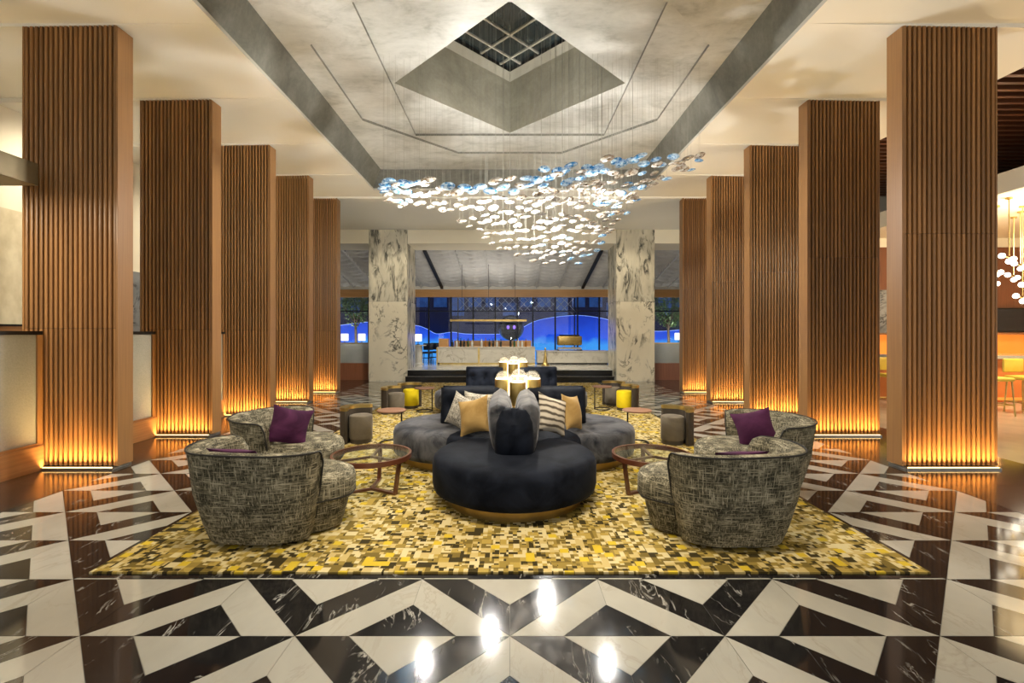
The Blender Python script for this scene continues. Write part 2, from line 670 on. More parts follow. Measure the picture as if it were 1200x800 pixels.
def slab_cushion(w, h, t, buttons=(), nu=26, nv=14, e=.16, pinch=0.0, bulge=.3, dent=.05):
    """upholstered slab standing in the XZ plane, front towards -Y, with button tufts"""
    mb = MB()
    rings = []
    for sgn in (-1, 1):
        V = []
        for j in range(nv + 1):
            for i in range(nu + 1):
                u, v = -1 + 2 * i / nu, -1 + 2 * j / nv
                k = (max(0, 1 - abs(u) ** 6) * max(0, 1 - abs(v) ** 6)) ** .35
                d = t * .5 * k * (1 - bulge + bulge * (1 - u * u) * (1 - v * v))
                x, z = w * .5 * u, h * .5 * v
                for (bx, bz) in buttons:
                    rr = math.hypot(x - bx, z - bz)
                    d -= dent * math.exp(-(rr / .07) ** 2)
                    d -= dent * .5 * math.exp(-((x - bx) / .025) ** 2) * math.exp(-((z - bz) / .16) ** 2)
                if pinch:
                    x *= 1 - pinch * (1 - v * v) * abs(u)
                    z *= 1 - pinch * (1 - u * u) * abs(v)
                V.append((x, sgn * max(d, 0.0), z))
        Fc = []
        for j in range(nv):
            for i in range(nu):
                a = j * (nu + 1) + i
                q = (a, a + 1, a + nu + 2, a + nu + 1)
                Fc.append(q if sgn < 0 else tuple(reversed(q)))
        mb.add(V, Fc)
    return mb


def clip_poly(poly, x0, x1, y0, y1):
    def cut(p, inside, inter):
        out = []
        for i in range(len(p)):
            a, b = p[i], p[(i + 1) % len(p)]
            if inside(a):
                out.append(a)
                if not inside(b):
                    out.append(inter(a, b))
            elif inside(b):
                out.append(inter(a, b))
        return out

    def ix(X):
        return lambda a, b: (X, a[1] + (b[1] - a[1]) * (X - a[0]) / (b[0] - a[0]))

    def iy(Y):
        return lambda a, b: (a[0] + (b[0] - a[0]) * (Y - a[1]) / (b[1] - a[1]), Y)
    for ins, it in ((lambda p: p[0] >= x0, ix(x0)), (lambda p: p[0] <= x1, ix(x1)), (lambda p: p[1] >= y0, iy(y0)), (lambda p: p[1] <= y1, iy(y1))):
        if len(poly) < 3:
            return []
        poly = cut(poly, ins, it)
    out = []
    for p in poly:
        if not out or math.dist(p, out[-1]) > 1e-4:
            out.append(p)
    if len(out) > 1 and math.dist(out[0], out[-1]) < 1e-4:
        out.pop()
    return out if len(out) >= 3 else []


def area(p):
    return .5 * sum(p[i][0] * p[(i + 1) % len(p)][1] - p[(i + 1) % len(p)][0] * p[i][1] for i in range(len(p)))


def shrink(p, d):
    if area(p) < 0:
        p = p[::-1]
    n = len(p)
    L = []
    for i in range(n):
        a, b = Vector(p[i]), Vector(p[(i + 1) % n])
        t = (b - a).normalized()
        nn = Vector((-t.y, t.x))
        L.append((a + nn * d, t))
    out = []
    for i in range(n):
        (a, t), (b, s) = L[i - 1], L[i]
        cr = t.x * s.y - t.y * s.x
        if abs(cr) < 1e-6:
            out.append(tuple(b))
            continue
        k = ((b.x - a.x) * s.y - (b.y - a.y) * s.x) / cr
        q = a + t * k
        out.append((q.x, q.y))
    return out


def px(x, y, Y):
    """world point seen at photo pixel x, y when it stands Y metres in"""
    return Vector(((x - 597.5) * Y / F, Y, EYE + (390 - y) * Y / F))


# ================================================================== STRUCTURE
# ---- floor: grout bed, chevron marble tiles, dark margins
HALF = 4.25
Y_END = 14.35
floor = MB().box(-HALF, HALF, -1.0, Y_END, -.12, -.003).build('floor', 'grout')
floor['kind'] = 'structure'
SP, RH, Y0 = 1.065, .5325, 2.307
RUG = (-2.62, 2.62, 2.90, 13.95)
tiles = []
for r in range(-4, 24):
    yn, yf = Y0 + r * RH, Y0 + (r + 1) * RH
    off = 0 if r % 2 == 0 else SP / 2
    for c in range(-6, 7):
        xb = c * SP + off
        for up in (True, False):
            if up:                       # apex on the far line: white with a black heart
                B, Cc, A = (xb, yn), (xb + SP, yn), (xb + SP / 2, yf)
            else:                        # apex on the near line: black with a white heart
                B, Cc, A = (xb - SP / 2, yf), (xb + SP / 2, yf), (xb, yn)
            mid = ((B[0] + Cc[0]) / 2, (B[1] + Cc[1]) / 2)
            iA = ((A[0] + mid[0]) / 2, (A[1] + mid[1]) / 2)
            iB = (B[0] + (Cc[0] - B[0]) / 4, B[1])
            iC = (B[0] + (Cc[0] - B[0]) * 3 / 4, B[1])
            for k, poly in enumerate(([B, A, iA, iB], [A, Cc, iC, iA], [iB, iC, iA])):
                white = up ^ (k == 2)
                p = clip_poly([tuple(q) for q in poly], -HALF, HALF, .9, Y_END)
                if not p or abs(area(p)) < .002:
                    continue
                if all(RUG[0] + .02 < q[0] < RUG[1] - .02 and RUG[2] + .02 < q[1] < RUG[3] - .02 for q in p):
                    continue
                cy = sum(q[1] for q in p) / len(p)
                cx = sum(q[0] for q in p) / len(p)
                tiles.append((abs(area(p)) / max(cy, 1.2) ** 3 if abs(cx) < 1.25 * cy + .6 and cy > 1.5 else 0, p, white))
tiles.sort(key=lambda t: -t[0])
rest = {True: MB(), False: MB()}
for i, (w, p, white) in enumerate(tiles):
    q = shrink(p, .0014)
    if i < 300:
        MB().prism(q, -.012, 0).build('floor_tile', 'white_marble' if white else 'black_marble', floor, fix=False)
    else:
        rest[white].prism(q, -.012, 0)
for white in (True, False):
    rest[white].build('small_floor_tiles', 'white_marble' if white else 'black_marble', floor, kind='stuff', fix=False)
bw = .048
for (x0, x1, y0, y1) in ((RUG[0] - bw, RUG[1] + bw, RUG[2] - bw, RUG[2] - .002), (RUG[0] - bw, RUG[0] - .002, RUG[2], RUG[3]), (RUG[1] + .002, RUG[1] + bw, RUG[2], RUG[3])):
    MB().box(x0, x1, y0, y1, -.01, .0012).build('border_strip', 'black_marble', floor)
for sx, nm in ((-1, 'floor_margin_left'), (1, 'floor_margin_right')):
    fm = MB().box(min(sx * HALF, sx * 5.9), max(sx * HALF, sx * 5.9), -1.0, 19.8, -.12, -.003).build(nm, 'grout')
    fm['kind'] = 'structure'
    y = 1.0
    k = 0
    while y < 14.3:
        for (a, b) in ((4.252, 5.07), (5.073, 5.895)):
            MB().box(min(sx * a, sx * b), max(sx * a, sx * b), y, y + 1.197, -.012, 0).build('floor_slab', 'dark_slab', fm)
        y += 1.2
fo = MB().box(5.9, 14.5, -1.0, 12.0, -.12, 0).build('floor_bar', 'beige_stone')
fo['kind'] = 'structure'
fo = MB().box(-7.6, -5.9, -1.0, 19.8, -.12, 0).build('floor_side', 'dark_slab')
fo['kind'] = 'structure'

# ---- raised platform at the back with two black steps
PZ = .366
plat = MB().box(-7.5, 7.5, 15.2, 19.95, -.1, PZ).build('floor_platform', 'platform_stone')
plat['kind'] = 'structure'
MB().box(-3.17, 3.17, 14.42, 15.2, -.01, PZ - .02).build('riser', 'black_step', plat)
MB().box(-3.17, 3.17, 14.40, 15.2, PZ - .02, PZ).build('step_tread', 'platform_stone', plat)
MB().box(-3.17, 3.17, 14.14, 14.42, -.01, .165).build('riser', 'black_step', plat)
MB().box(-3.17, 3.17, 14.12, 14.42, .165, .185).build('step_tread', 'black_step', plat)
MB().box(-3.15, 3.15, 14.112, 14.12, .176, .184).build('step_nosing', 'steel_trim', plat)

# ---- walls
w = MB().box(-7.75, -7.5, -1.0, 20.0, 0, 4.95).build('wall_left', 'cream_paint')
w['kind'] = 'structure'
MB().box(-7.5, -7.48, 2.0, 8.35, 1.62, 3.35).build('wallpaper_panel', 'wallpaper', w)
MB().box(-7.5, -7.40, 2.0, 8.4, 1.46, 1.60).build('ledge', 'walnut_flat', w)
MB().box(-7.5, -7.39, 2.0, 8.4, 1.60, 1.63).build('ledge_cap', 'black_metal', w)
MB().box(-7.5, -7.46, 8.5, 14.2, 0, 2.72).build('stone_panel', 'grey_marble', w)
w = MB().box(7.5, 7.75, 12.0, 20.0, 0, 4.95).build('wall_right', 'cream_paint')
w['kind'] = 'structure'
w = MB().box(14.5, 14.75, -1.0, 12.25, 0, 5.4).build('wall_outer', 'cream_paint')
w['kind'] = 'structure'
w = MB().box(7.75, 14.5, 12.0, 12.25, 0, 5.4).build('wall_bar', 'cream_paint')
w['kind'] = 'structure'
MB().box(7.75, 14.5, 11.97, 12.0, 1.95, 3.7).build('timber_panel', 'red_walnut', w)
MB().box(9.2, 10.6, 11.94, 11.97, 1.5, 2.6).build('stone_panel', 'grey_marble', w)

# ---- ceiling: side bays with tapering steps, central recess, silver-leaf levels, diamond shaft
CH = 4.92
REC_X, REC_Y0, REC_Y1 = 3.266, 3.6, 11.18
ceil = MB()
FIN_Y = [5.15 + 1.6375 * k for k in range(5)]
ceil.add([(-8, -1, CH), (8, -1, CH), (8, REC_Y0, CH), (-8, REC_Y0, CH)], [(0, 1, 2, 3)])
for sx in (-1, 1):
    ys = [REC_Y0] + FIN_Y[:-1] + [REC_Y1]
    xo = 7.6 if sx < 0 else 6.55
    for a, b in zip(ys[:-1], ys[1:]):
        dz = .066 if a in FIN_Y else 0
        ceil.add([(sx * REC_X, a, CH), (sx * xo, a, CH - dz), (sx * xo, b, CH), (sx * REC_X, b, CH), (sx * xo, a, CH)],
                 [(0, 1, 2, 3), (0, 4, 1)])
ceil.add([(-7.6, REC_Y1, CH), (7.6, REC_Y1, CH), (7.6, FIN_Y[4], CH), (-7.6, FIN_Y[4], CH)], [(0, 1, 2, 3)])
ceil.add([(-7.6, FIN_Y[4], CH - .04), (7.6, FIN_Y[4], CH - .04), (7.6, 14.45, 4.69), (-7.6, 14.45, 4.69), (-7.6, FIN_Y[4], CH), (7.6, FIN_Y[4], CH)], [(0, 1, 2, 3), (0, 4, 5, 1)])
ceil_o = ceil.build('ceiling', 'ceiling_paint', fix=False)
ceil_o['kind'] = 'structure'
# roof slab above everything so that no sky leaks in
MB().box(-8, 15, -1, 20.3, 7.2, 7.4).build('roof_slab', 'ceiling_paint', ceil_o)
# lip, shadow line and dark sloping sides of the recess
LIP = .05
ZT = EYE + 3.93
TX = 3.10


def ringwall(o, i, z0, z1):
    n = len(o)
    return MB().add([(p[0], p[1], z0) for p in o] + [(p[0], p[1], z1) for p in i], [(k, (k + 1) % n, n + (k + 1) % n, n + k) for k in range(n)])


def rect(x, y0, y1):
    return [(-x, y0), (x, y0), (x, y1), (-x, y1)]


ringwall(rect(REC_X, REC_Y0, REC_Y1), rect(REC_X, REC_Y0, REC_Y1), CH, CH + LIP).build('recess_lip', 'ceiling_trim', ceil_o, fix=False)
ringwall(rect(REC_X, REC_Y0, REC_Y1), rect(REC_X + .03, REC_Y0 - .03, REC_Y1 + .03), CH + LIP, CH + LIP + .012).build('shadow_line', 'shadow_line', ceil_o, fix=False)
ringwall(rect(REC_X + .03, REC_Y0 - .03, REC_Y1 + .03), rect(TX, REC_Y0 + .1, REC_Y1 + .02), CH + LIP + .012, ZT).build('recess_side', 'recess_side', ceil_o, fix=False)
CY = 7.5
OCT = 2.73
oc = [(OCT * math.cos(R(22.5 + 45 * k)) / math.cos(R(22.5)), CY + OCT * math.sin(R(22.5 + 45 * k)) / math.cos(R(22.5))) for k in range(8)]
sq = [(1.9, CY + 1.9), (-1.9, CY + 1.9), (-1.9, CY - 1.9), (1.9, CY - 1.9)]
HD = 1.86
dm = [(HD, CY), (0, CY + HD), (-HD, CY), (0, CY - HD)]


def plate(name, outer, inner, z, mat, parent):
    bm = bmesh.new()
    ed = []
    for loop in (outer, inner):
        if not loop:
            continue
        vs_ = [bm.verts.new((p[0], p[1], z)) for p in loop]
        ed += [bm.edges.new((vs_[k], vs_[(k + 1) % len(vs_)])) for k in range(len(vs_))]
    bmesh.ops.triangle_fill(bm, edges=ed, use_beauty=True, use_dissolve=False)
    for f in bm.faces:
        if f.normal.z > 0:
            f.normal_flip()
    me = bpy.data.meshes.new(name)
    bm.to_mesh(me)
    bm.free()
    me.materials.append(M[mat])
    o = bpy.data.objects.new(name, me)
    C.objects.link(o)
    o.parent = parent
    return o


ST = .045
plate('silver_leaf_border', rect(TX, REC_Y0 + .1, REC_Y1 + .02), oc, ZT, 'silver_leaf', ceil_o)
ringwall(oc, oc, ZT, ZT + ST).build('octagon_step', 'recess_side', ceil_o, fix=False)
mb = MB()
for k in range(4):
    c0, c1 = sq[k], sq[(k + 1) % 4]
    a, b, c = oc[2 * k], oc[2 * k + 1], oc[(2 * k + 2) % 8]
    mb.add([(q[0], q[1], ZT + ST) for q in (c0, a, b)], [(0, 1, 2)])
    mb.add([(q[0], q[1], ZT + ST) for q in (c0, b, c, c1)], [(0, 1, 2, 3)])
mb.build('silver_leaf_octagon', 'silver_leaf', ceil_o, fix=False)
ringwall(sq, sq, ZT + ST, ZT + 2 * ST).build('square_step', 'recess_side', ceil_o, fix=False)
mb = MB()
for ax, ay in ((1, 1), (-1, 1), (-1, -1), (1, -1)):
    mb.add([(ax * HD, CY, ZT + 2 * ST), (ax * 1.9, CY, ZT + 2 * ST), (ax * 1.9, CY + ay * 1.9, ZT + 2 * ST), (0, CY + ay * 1.9, ZT + 2 * ST), (0, CY + ay * HD, ZT + 2 * ST)], [(0, 1, 2, 3, 4)])
mb.build('silver_leaf_square', 'silver_leaf', ceil_o, fix=False)
SH = EYE + 5.04
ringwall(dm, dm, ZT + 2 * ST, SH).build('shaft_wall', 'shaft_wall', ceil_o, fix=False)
ID = HD - .36
dmi = [(ID, CY), (0, CY + ID), (-ID, CY), (0, CY - ID)]
sky = ringwall(dm, dmi, SH, SH + .001).build('window_1', 'perforated_border', None, fix=False)
sky['kind'] = 'structure'
ringwall(dmi, dmi, SH, SH + .08).build('glazing_reveal', 'black_gap', sky, fix=False)
# glazing: panes between diagonal mullions (u runs to the far right, v to the far left)
S2 = math.sqrt(.5)


def uv(u, v):
    return ((u - v) * S2, CY + (u + v) * S2)


E = ID * S2
cu = [-E, -.42, .32, .80, E]
cv = [-E, -.36, .32, .78, E]
for i in range(4):
    for j in range(4):
        q = shrink([uv(cu[i], cv[j]), uv(cu[i + 1], cv[j]), uv(cu[i + 1], cv[j + 1]), uv(cu[i], cv[j + 1])], .012)
        MB().prism(q, SH + .06, SH + .07).build('pane', 'night_glass', sky)
for k in (1, 2, 3):
    MB().prism([uv(cu[k] - .018, -E), uv(cu[k] + .018, -E), uv(cu[k] + .018, E), uv(cu[k] - .018, E)], SH + .03, SH + .075).build('mullion', 'mullion_metal', sky)
    MB().prism([uv(-E, cv[k] - .018), uv(E, cv[k] - .018), uv(E, cv[k] + .018), uv(-E, cv[k] + .018)], SH + .032, SH + .077).build('mullion', 'mullion_metal', sky)

# beam behind the recess, soffit up to the canopy
bm_ = MB().box(-7.6, 7.6, 14.43, 15.6, 4.27, 4.72).build('trim_1', 'cream_beam')
bm_['kind'] = 'structure'

# slatted ceiling and bulkhead of the bar on the right
bar_c = MB().box(6.55, 14.5, -1, 12.0, 5.2, 5.3).build('ceiling_bar', 'black_gap')
bar_c['kind'] = 'structure'
MB().box(6.50, 6.56, -1, 12.0, CH, 5.2).build('edge_board', 'baffle_wood', bar_c)
y = 4.6
bf = None
while y < 11.9:
    if bf is None:
        bf = MB().box(6.57, 13.5, -.03, .03, 4.98, 5.18).build('ceiling_baffle', 'baffle_wood', bar_c, (0, y, 0))
    else:
        inst(bf, bar_c, (0, y, 0))
    y += .19
MB().box(8.6, 14.5, 3.5, 12.0, 3.94, 4.30).build('bulkhead', 'cream_beam', bar_c)

# ---- slatted walnut columns with amber light at the foot
FW, PITCH = 1.035, .0545
N_SL = 19


def slat_mesh(z0, z1, name):
    rr = .0165
    prof = [(-rr, 0), (-rr, -.040)] + [(rr * math.cos(a), -.040 - rr * .6 * math.sin(a)) for a in (R(150), R(110), R(70), R(30))] + [(rr, -.040), (rr, 0)]
    mb = MB()
    mb.layers([[(x, y, z0) for x, y in prof], [(x, y, z1) for x, y in prof]])
    return mb.build(name, 'walnut_slat', None)


def column(sx, idx, yf):
    side = 'left row beside the glass screens' if sx < 0 else 'right row beside the bar'
    ordn = ['first', 'second', 'third', 'fourth', 'fifth'][idx]
    xin, xout = sx * 4.345, sx * (4.345 + FW)
    cx = (xin + xout) / 2
    joint = 1.55 if sx < 0 else 2.6
    t = thing('slatted_column', f'walnut slatted column glowing amber at its foot, {ordn} column of the {side}', 'column', (cx, yf, 0), 0, 'slatted walnut columns')
    h = FW / 2
    MB().box(-h + .012, h - .012, .05, .20, .035, CH - .07).build('core', 'fin_core', t)
    MB().box(-sx * h - .01, -sx * h + .01, .0, .21, .03, CH - .03).build('side_panel', 'walnut_panel', t)
    MB().box(sx * h - .01, sx * h + .01, .0, .21, .03, CH - .03).build('side_panel', 'walnut_panel', t)
    MB().box(-h, h, -.055, .2, 0, .022).build('foot_trim', 'steel_trim', t)
    MB().box(-h + .02, h - .02, -.050, -.036, .022, .028).build('led_strip', 'led_amber', t)
    lo = up = None
    for k in range(N_SL):
        x = -h + .027 + k * (FW - .054) / (N_SL - 1)
        if protos.get((sx, 'lo')) is None:
            lo = slat_mesh(.035, joint - .002, 'slat')
            up = slat_mesh(joint + .002, CH - .01, 'slat')
            protos[(sx, 'lo')], protos[(sx, 'up')] = lo, up
            for o in (lo, up):
                o.parent = t
                o.location = (x, .05, 0)
        else:
            inst(protos[(sx, 'lo')], t, (x, .05, 0))
            inst(protos[(sx, 'up')], t, (x, .05, 0))
    l = light('led_glow', 'AREA', (cx, yf - .06, .032), 17, (1, .62, .22), (R(180 - 4), 0, 0), shape='RECTANGLE', size=.98, size_y=.02)
    l.data.spread = R(110)
    return t


protos = {}
for sx in (-1, 1):
    for i, yf in enumerate(FIN_Y):
        column(sx, i, yf)

# ---- marble columns
for sx, which in ((-1, 'nearest the left tree'), (1, 'nearest the right tree')):
    x0, x1 = (-4.36, -3.18) if sx < 0 else (3.30, 4.47)
    t = thing('marble_column', 'square marble column with dark veins, ' + ('beside the steps where the dark stools and white lamp stand' if sx < 0 else 'beside the steps where the brass coffee machine stands'), 'column', ((x0 + x1) / 2, 15.0, 0))
    hw = (x1 - x0) / 2
    MB().box(-hw + .02, hw - .02, -.58, .58, 0, 4.69).build('core', 'fin_core', t)
    for (z0, z1, m) in ((0, 2.47, 'column_marble_lower'), (2.476, 4.69, 'column_marble_upper')):
        MB().box(-hw, hw, -.6, -.575, z0, z1).build('marble_panel', m, t)
        MB().box(-sx * hw - .012, -sx * hw + .012, -.574, .6, z0, z1).build('marble_panel', 'column_marble_upper', t)
        MB().box(sx * hw - .012, sx * hw + .012, -.574, .6, z0, z1).build('marble_panel', m, t)

# ---- canopy of swagged fabric sloping to the window
can = thing('fabric_canopy', 'grey swagged fabric canopy sloping down to the window wall', 'canopy', (0, 15.62, 4.27))
XS = [-7.5, -6.6, -5.65, -4.7, -3.75, -2.87, -1.87, -.87, .13, 1.12, 2.1, 3.08, 3.95, 4.9, 5.85, 6.7, 7.5]
NY, NX = 110, 8
for a, b in zip(XS[:-1], XS[1:]):
    mb = MB()
    V = []
    for j in range(NY + 1):
        for i in range(NX + 1):
            u, v = i / NX, j / NY
            ph = (v * 11 + .35 * (4 * (u - .5) ** 2 - 1)) % 1.0
            z = -.87 * v - .06 * (1 - (2 * u - 1) ** 2) + .10 * ph - .05
            V.append((a + .015 + (b - a - .03) * u, 4.1 * v, z + .09))
    Fc = [(j * (NX + 1) + i, j * (NX + 1) + i + 1, (j + 1) * (NX + 1) + i + 1, (j + 1) * (NX + 1) + i) for j in range(NY) for i in range(NX)]
    mb.add(V, Fc).build('fabric_panel', 'canopy_fabric', can, smooth=60)
for x in XS[1:-1]:
    dark = x in (-2.87, 3.08)
    wd = .05 if dark else .016
    dz = .0 if dark else .03
    V = [(x - wd, 0, .05), (x + wd, 0, .05), (x + wd, 4.1, -.82), (x - wd, 4.1, -.82), (x - wd, 0, dz - .04), (x + wd, 0, dz - .04), (x + wd, 4.1, dz - .91), (x - wd, 4.1, dz - .91)]
    MB().add(V, [(0, 1, 2, 3), (7, 6, 5, 4), (0, 4, 5, 1), (1, 5, 6, 2), (2, 6, 7, 3), (3, 7, 4, 0)]).build('seam_batten', 'black_gap' if dark else 'canopy_fabric', can)

# ---- window wall at the back
WY = 19.78
win = MB().box(-7.5, 7.5, WY - .03, WY + .15, 3.02, 3.34).build('window_2', 'walnut_beam')
win['kind'] = 'structure'
MB().box(-7.5, 7.5, WY + .02, WY + .14, 3.34, 4.95).build('head_panel', 'ceiling_paint', win)
xm = [-7.5, -6.0, -4.4, -3.45, -2.5, -1.56, -.62, .32, .98, 1.93, 2.88, 3.8, 4.6, 6.1, 7.5]
for a, b in zip(xm[:-1], xm[1:]):
    MB().box(a + .025, b - .025, WY + .05, WY + .062, PZ, 3.02).build('pane', 'window_glass', win)
for x in xm:
    MB().box(x - .03, x + .03, WY, WY + .1, PZ, 3.02).build('mullion', 'dark_mullion', win)
MB().box(-7.5, 7.5, WY + .01, WY + .09, 2.40, 2.45).build('transom', 'dark_mullion', win)

# ================================================================== THINGS
# ---- rug
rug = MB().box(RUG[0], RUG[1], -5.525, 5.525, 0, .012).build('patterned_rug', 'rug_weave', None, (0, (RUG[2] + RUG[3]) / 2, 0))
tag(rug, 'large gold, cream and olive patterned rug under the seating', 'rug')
RZ = .012

# ---- clover sofas
def make_sofa(name, label, loc, rz):
    t = thing(name, label, 'sofa', loc, rz, 'clover shaped velvet sofas')
    rs = .74

    def lobe(cx, cy, r, vm='navy_velvet'):
        prof = [(r - .05, .10), (r - .012, .12), (r, .17), (r, .34), (r - .015, .385), (r - .06, .415), (r - .2, .432), (r - .45, .44), (.02, .44)]
        MB().lathe(prof, 64, cx, cy).build('seat', vm, t, smooth=50)
        MB().lathe([(r - .13, 0), (r - .13, .10)], 48, cx, cy).build('plinth', 'aged_brass', t, smooth=50)
    lobe(0, -1.33, rs)
    lobe(-.68, 0, rs, 'navy_velvet_lit')
    lobe(.70, 0, rs, 'navy_velvet_lit')
    lobe(0, -.32, .82)
    MB().lathe([(.24, .42), (.24, .62)], 32).build('core', 'navy_velvet', t, smooth=50)
    bt = [(-.22, .02), (0, .02), (.22, .02)]
    # side wings: two tufted slabs back to back
    for s in (-1, 1):
        for f in (-1, 1):
            o = slab_cushion(.70, .44, .26, bt, bulge=.25).build('backrest', 'navy_velvet', t, (s * .50, f * .11 - .02, .63), smooth=70)
            o.rotation_euler = (R(-7 * f) if f < 0 else R(-7), 0, 0 if f < 0 else PI)
            if f > 0:
                o.rotation_euler = (R(7), 0, 0)
            else:
                o.rotation_euler = (R(-7), 0, 0)
            for (bx, bz) in bt:
                bb = MB().lathe([(.001, -.006), (.014, -.004), (.016, 0), (.012, .005), (.001, .007)], 10).build('button', 'navy_velvet', o, (bx, f * .085, bz), smooth=60)
                bb.rotation_euler = (R(90), 0, 0)
    # front arm: two slabs back to back and a rounded nose
    bt2 = [(-.4, .02), (-.1, .02), (.2, .02)]
    for s in (-1, 1):
        o = slab_cushion(1.28, .46, .25, bt2, bulge=.25).build('backrest', 'navy_velvet_lit', t, (s * .125, -.90, .63), smooth=70)
        o.rotation_euler = (R(5), 0, s * R(-90)) if s < 0 else (R(5), 0, R(90))
        o.rotation_euler = Matrix.Rotation(s * R(6), 3, 'Y').to_4x4().to_euler() if False else (0, s * R(6), 0)
        o.data.transform(Matrix.Rotation(R(90), 4, 'Z') if s > 0 else Matrix.Rotation(R(-90), 4, 'Z'))
    # nose: barrel shaped pad with a crease at the top
    rings = []
    for (z, wx, wy) in [(.40, .165, .12), (.44, .175, .15), (.58, .175, .16), (.70, .165, .155), (.77, .145, .135), (.81, .11, .10), (.825, .05, .05)]:
        rings.append([(wx * math.copysign(abs(math.cos(a)) ** .75, math.cos(a)), -1.46 + wy * math.copysign(abs(math.sin(a)) ** .75, math.sin(a)), z - (.07 * math.exp(-(math.cos(a) / .3) ** 2) if z > .72 else 0)) for a in [2 * PI * k / 36 for k in range(36)]])
    MB().layers(rings).build('backrest', 'navy_velvet', t, smooth=60)
    return t


make_sofa('clover_sofa', 'dark navy velvet clover sofa on brass plinth with patterned cushions', (.04, 5.6, RZ), 0)
make_sofa('clover_sofa', 'dark navy velvet clover sofa in front of the black steps', (.03, 8.78, RZ), PI)


# ---- brass cylinder lamps with glass domes
def make_lamp(label, loc, p):
    t = thing('cylinder_lamp', label, 'lamp', loc, 0, 'brass cylinder lamps on the sofas')
    MB().lathe([(.26, 0), (.27, .01), (.27, .025), (.25, .03)], 40).build('base', 'brass', t, smooth=40)
    for (x, y, h, rr) in [(-.165, .02, .32, .105), (.0, -.14, .30, .095), (.175, .03, .32, .105), (.02, .16, .34, .10)]:
        ti = MB().lathe([(rr, .03), (rr, h)], 28, x, y).build('cylinder', 'brass', t, smooth=40)
        MB().lathe([(rr * .92, h), (rr * .92, h + .006)], 28, x, y).build('light_plate', 'lamp_white', ti)
        MB().lathe([(rr * math.cos(a), h + .006 + rr * .95 * math.sin(a)) for a in [R(q) for q in (0, 15, 30, 45, 60, 75, 88)]], 28, x, y).build('dome', 'dome_glass', ti, smooth=80)
    for (x, y) in [(-.088, -.075), (.095, -.07), (-.08, .1), (.11, .11)]:
        MB().lathe([(.016, .03), (.016, .33)], 12, x, y).build('light_tube', 'lamp_white', t, smooth=40)
    light('lamp_bulb', 'POINT', (loc[0], loc[1] - .35, loc[2] + .5), p, (1, .85, .6), shadow_soft_size=.05)
    return t


make_lamp('brass cylinder cluster lamp with glowing glass domes between cushion-strewn sofa backs', (.09, 5.55, .632), 16)
make_lamp('brass cylinder cluster lamp with glowing domes on the rear sofa by the steps', (.06, 8.78, .632), 12)


# ---- throw cushions
def cushion(label, mat, loc, yaw, lean, roll, w=.4, h=.4, t=.17, group=None, cat='cushion'):
    mb = slab_cushion(w, h, t, (), 16, 16, pinch=.13, bulge=.75)
    o = mb.build('throw_cushion', mat, None, loc, smooth=80)
    o.rotation_euler = (Matrix.Rotation(yaw, 3, 'Z') @ Matrix.Rotation(lean, 3, 'X') @ Matrix.Rotation(roll, 3, 'Y')).to_euler()
    return tag(o, label, cat, group)


cushion('pale grey checked cushion standing behind the gold cushion', 'check_fabric', (-.53, 5.06, .645), R(-38), R(-16), R(14), .37, .37)
cushion('gold velvet cushion leaning against the grey checked one', 'gold_velvet', (-.37, 4.80, .645), R(-32), R(-16), R(-16), .38, .38)
cushion('cream cushion half hidden behind gold and checked cushions', 'check_fabric', (-.36, 5.20, .66), R(-12), R(-12), R(4), .36, .36)
cushion('brown and cream banded cushion beside a slim gold one', 'banded_fabric', (.43, 4.78, .66), R(38), R(-14), R(18), .40, .40)
cushion('slim gold cushion tucked behind the brown banded cushion', 'gold_velvet', (.67, 5.03, .645), R(58), R(-14), R(10), .38, .38)


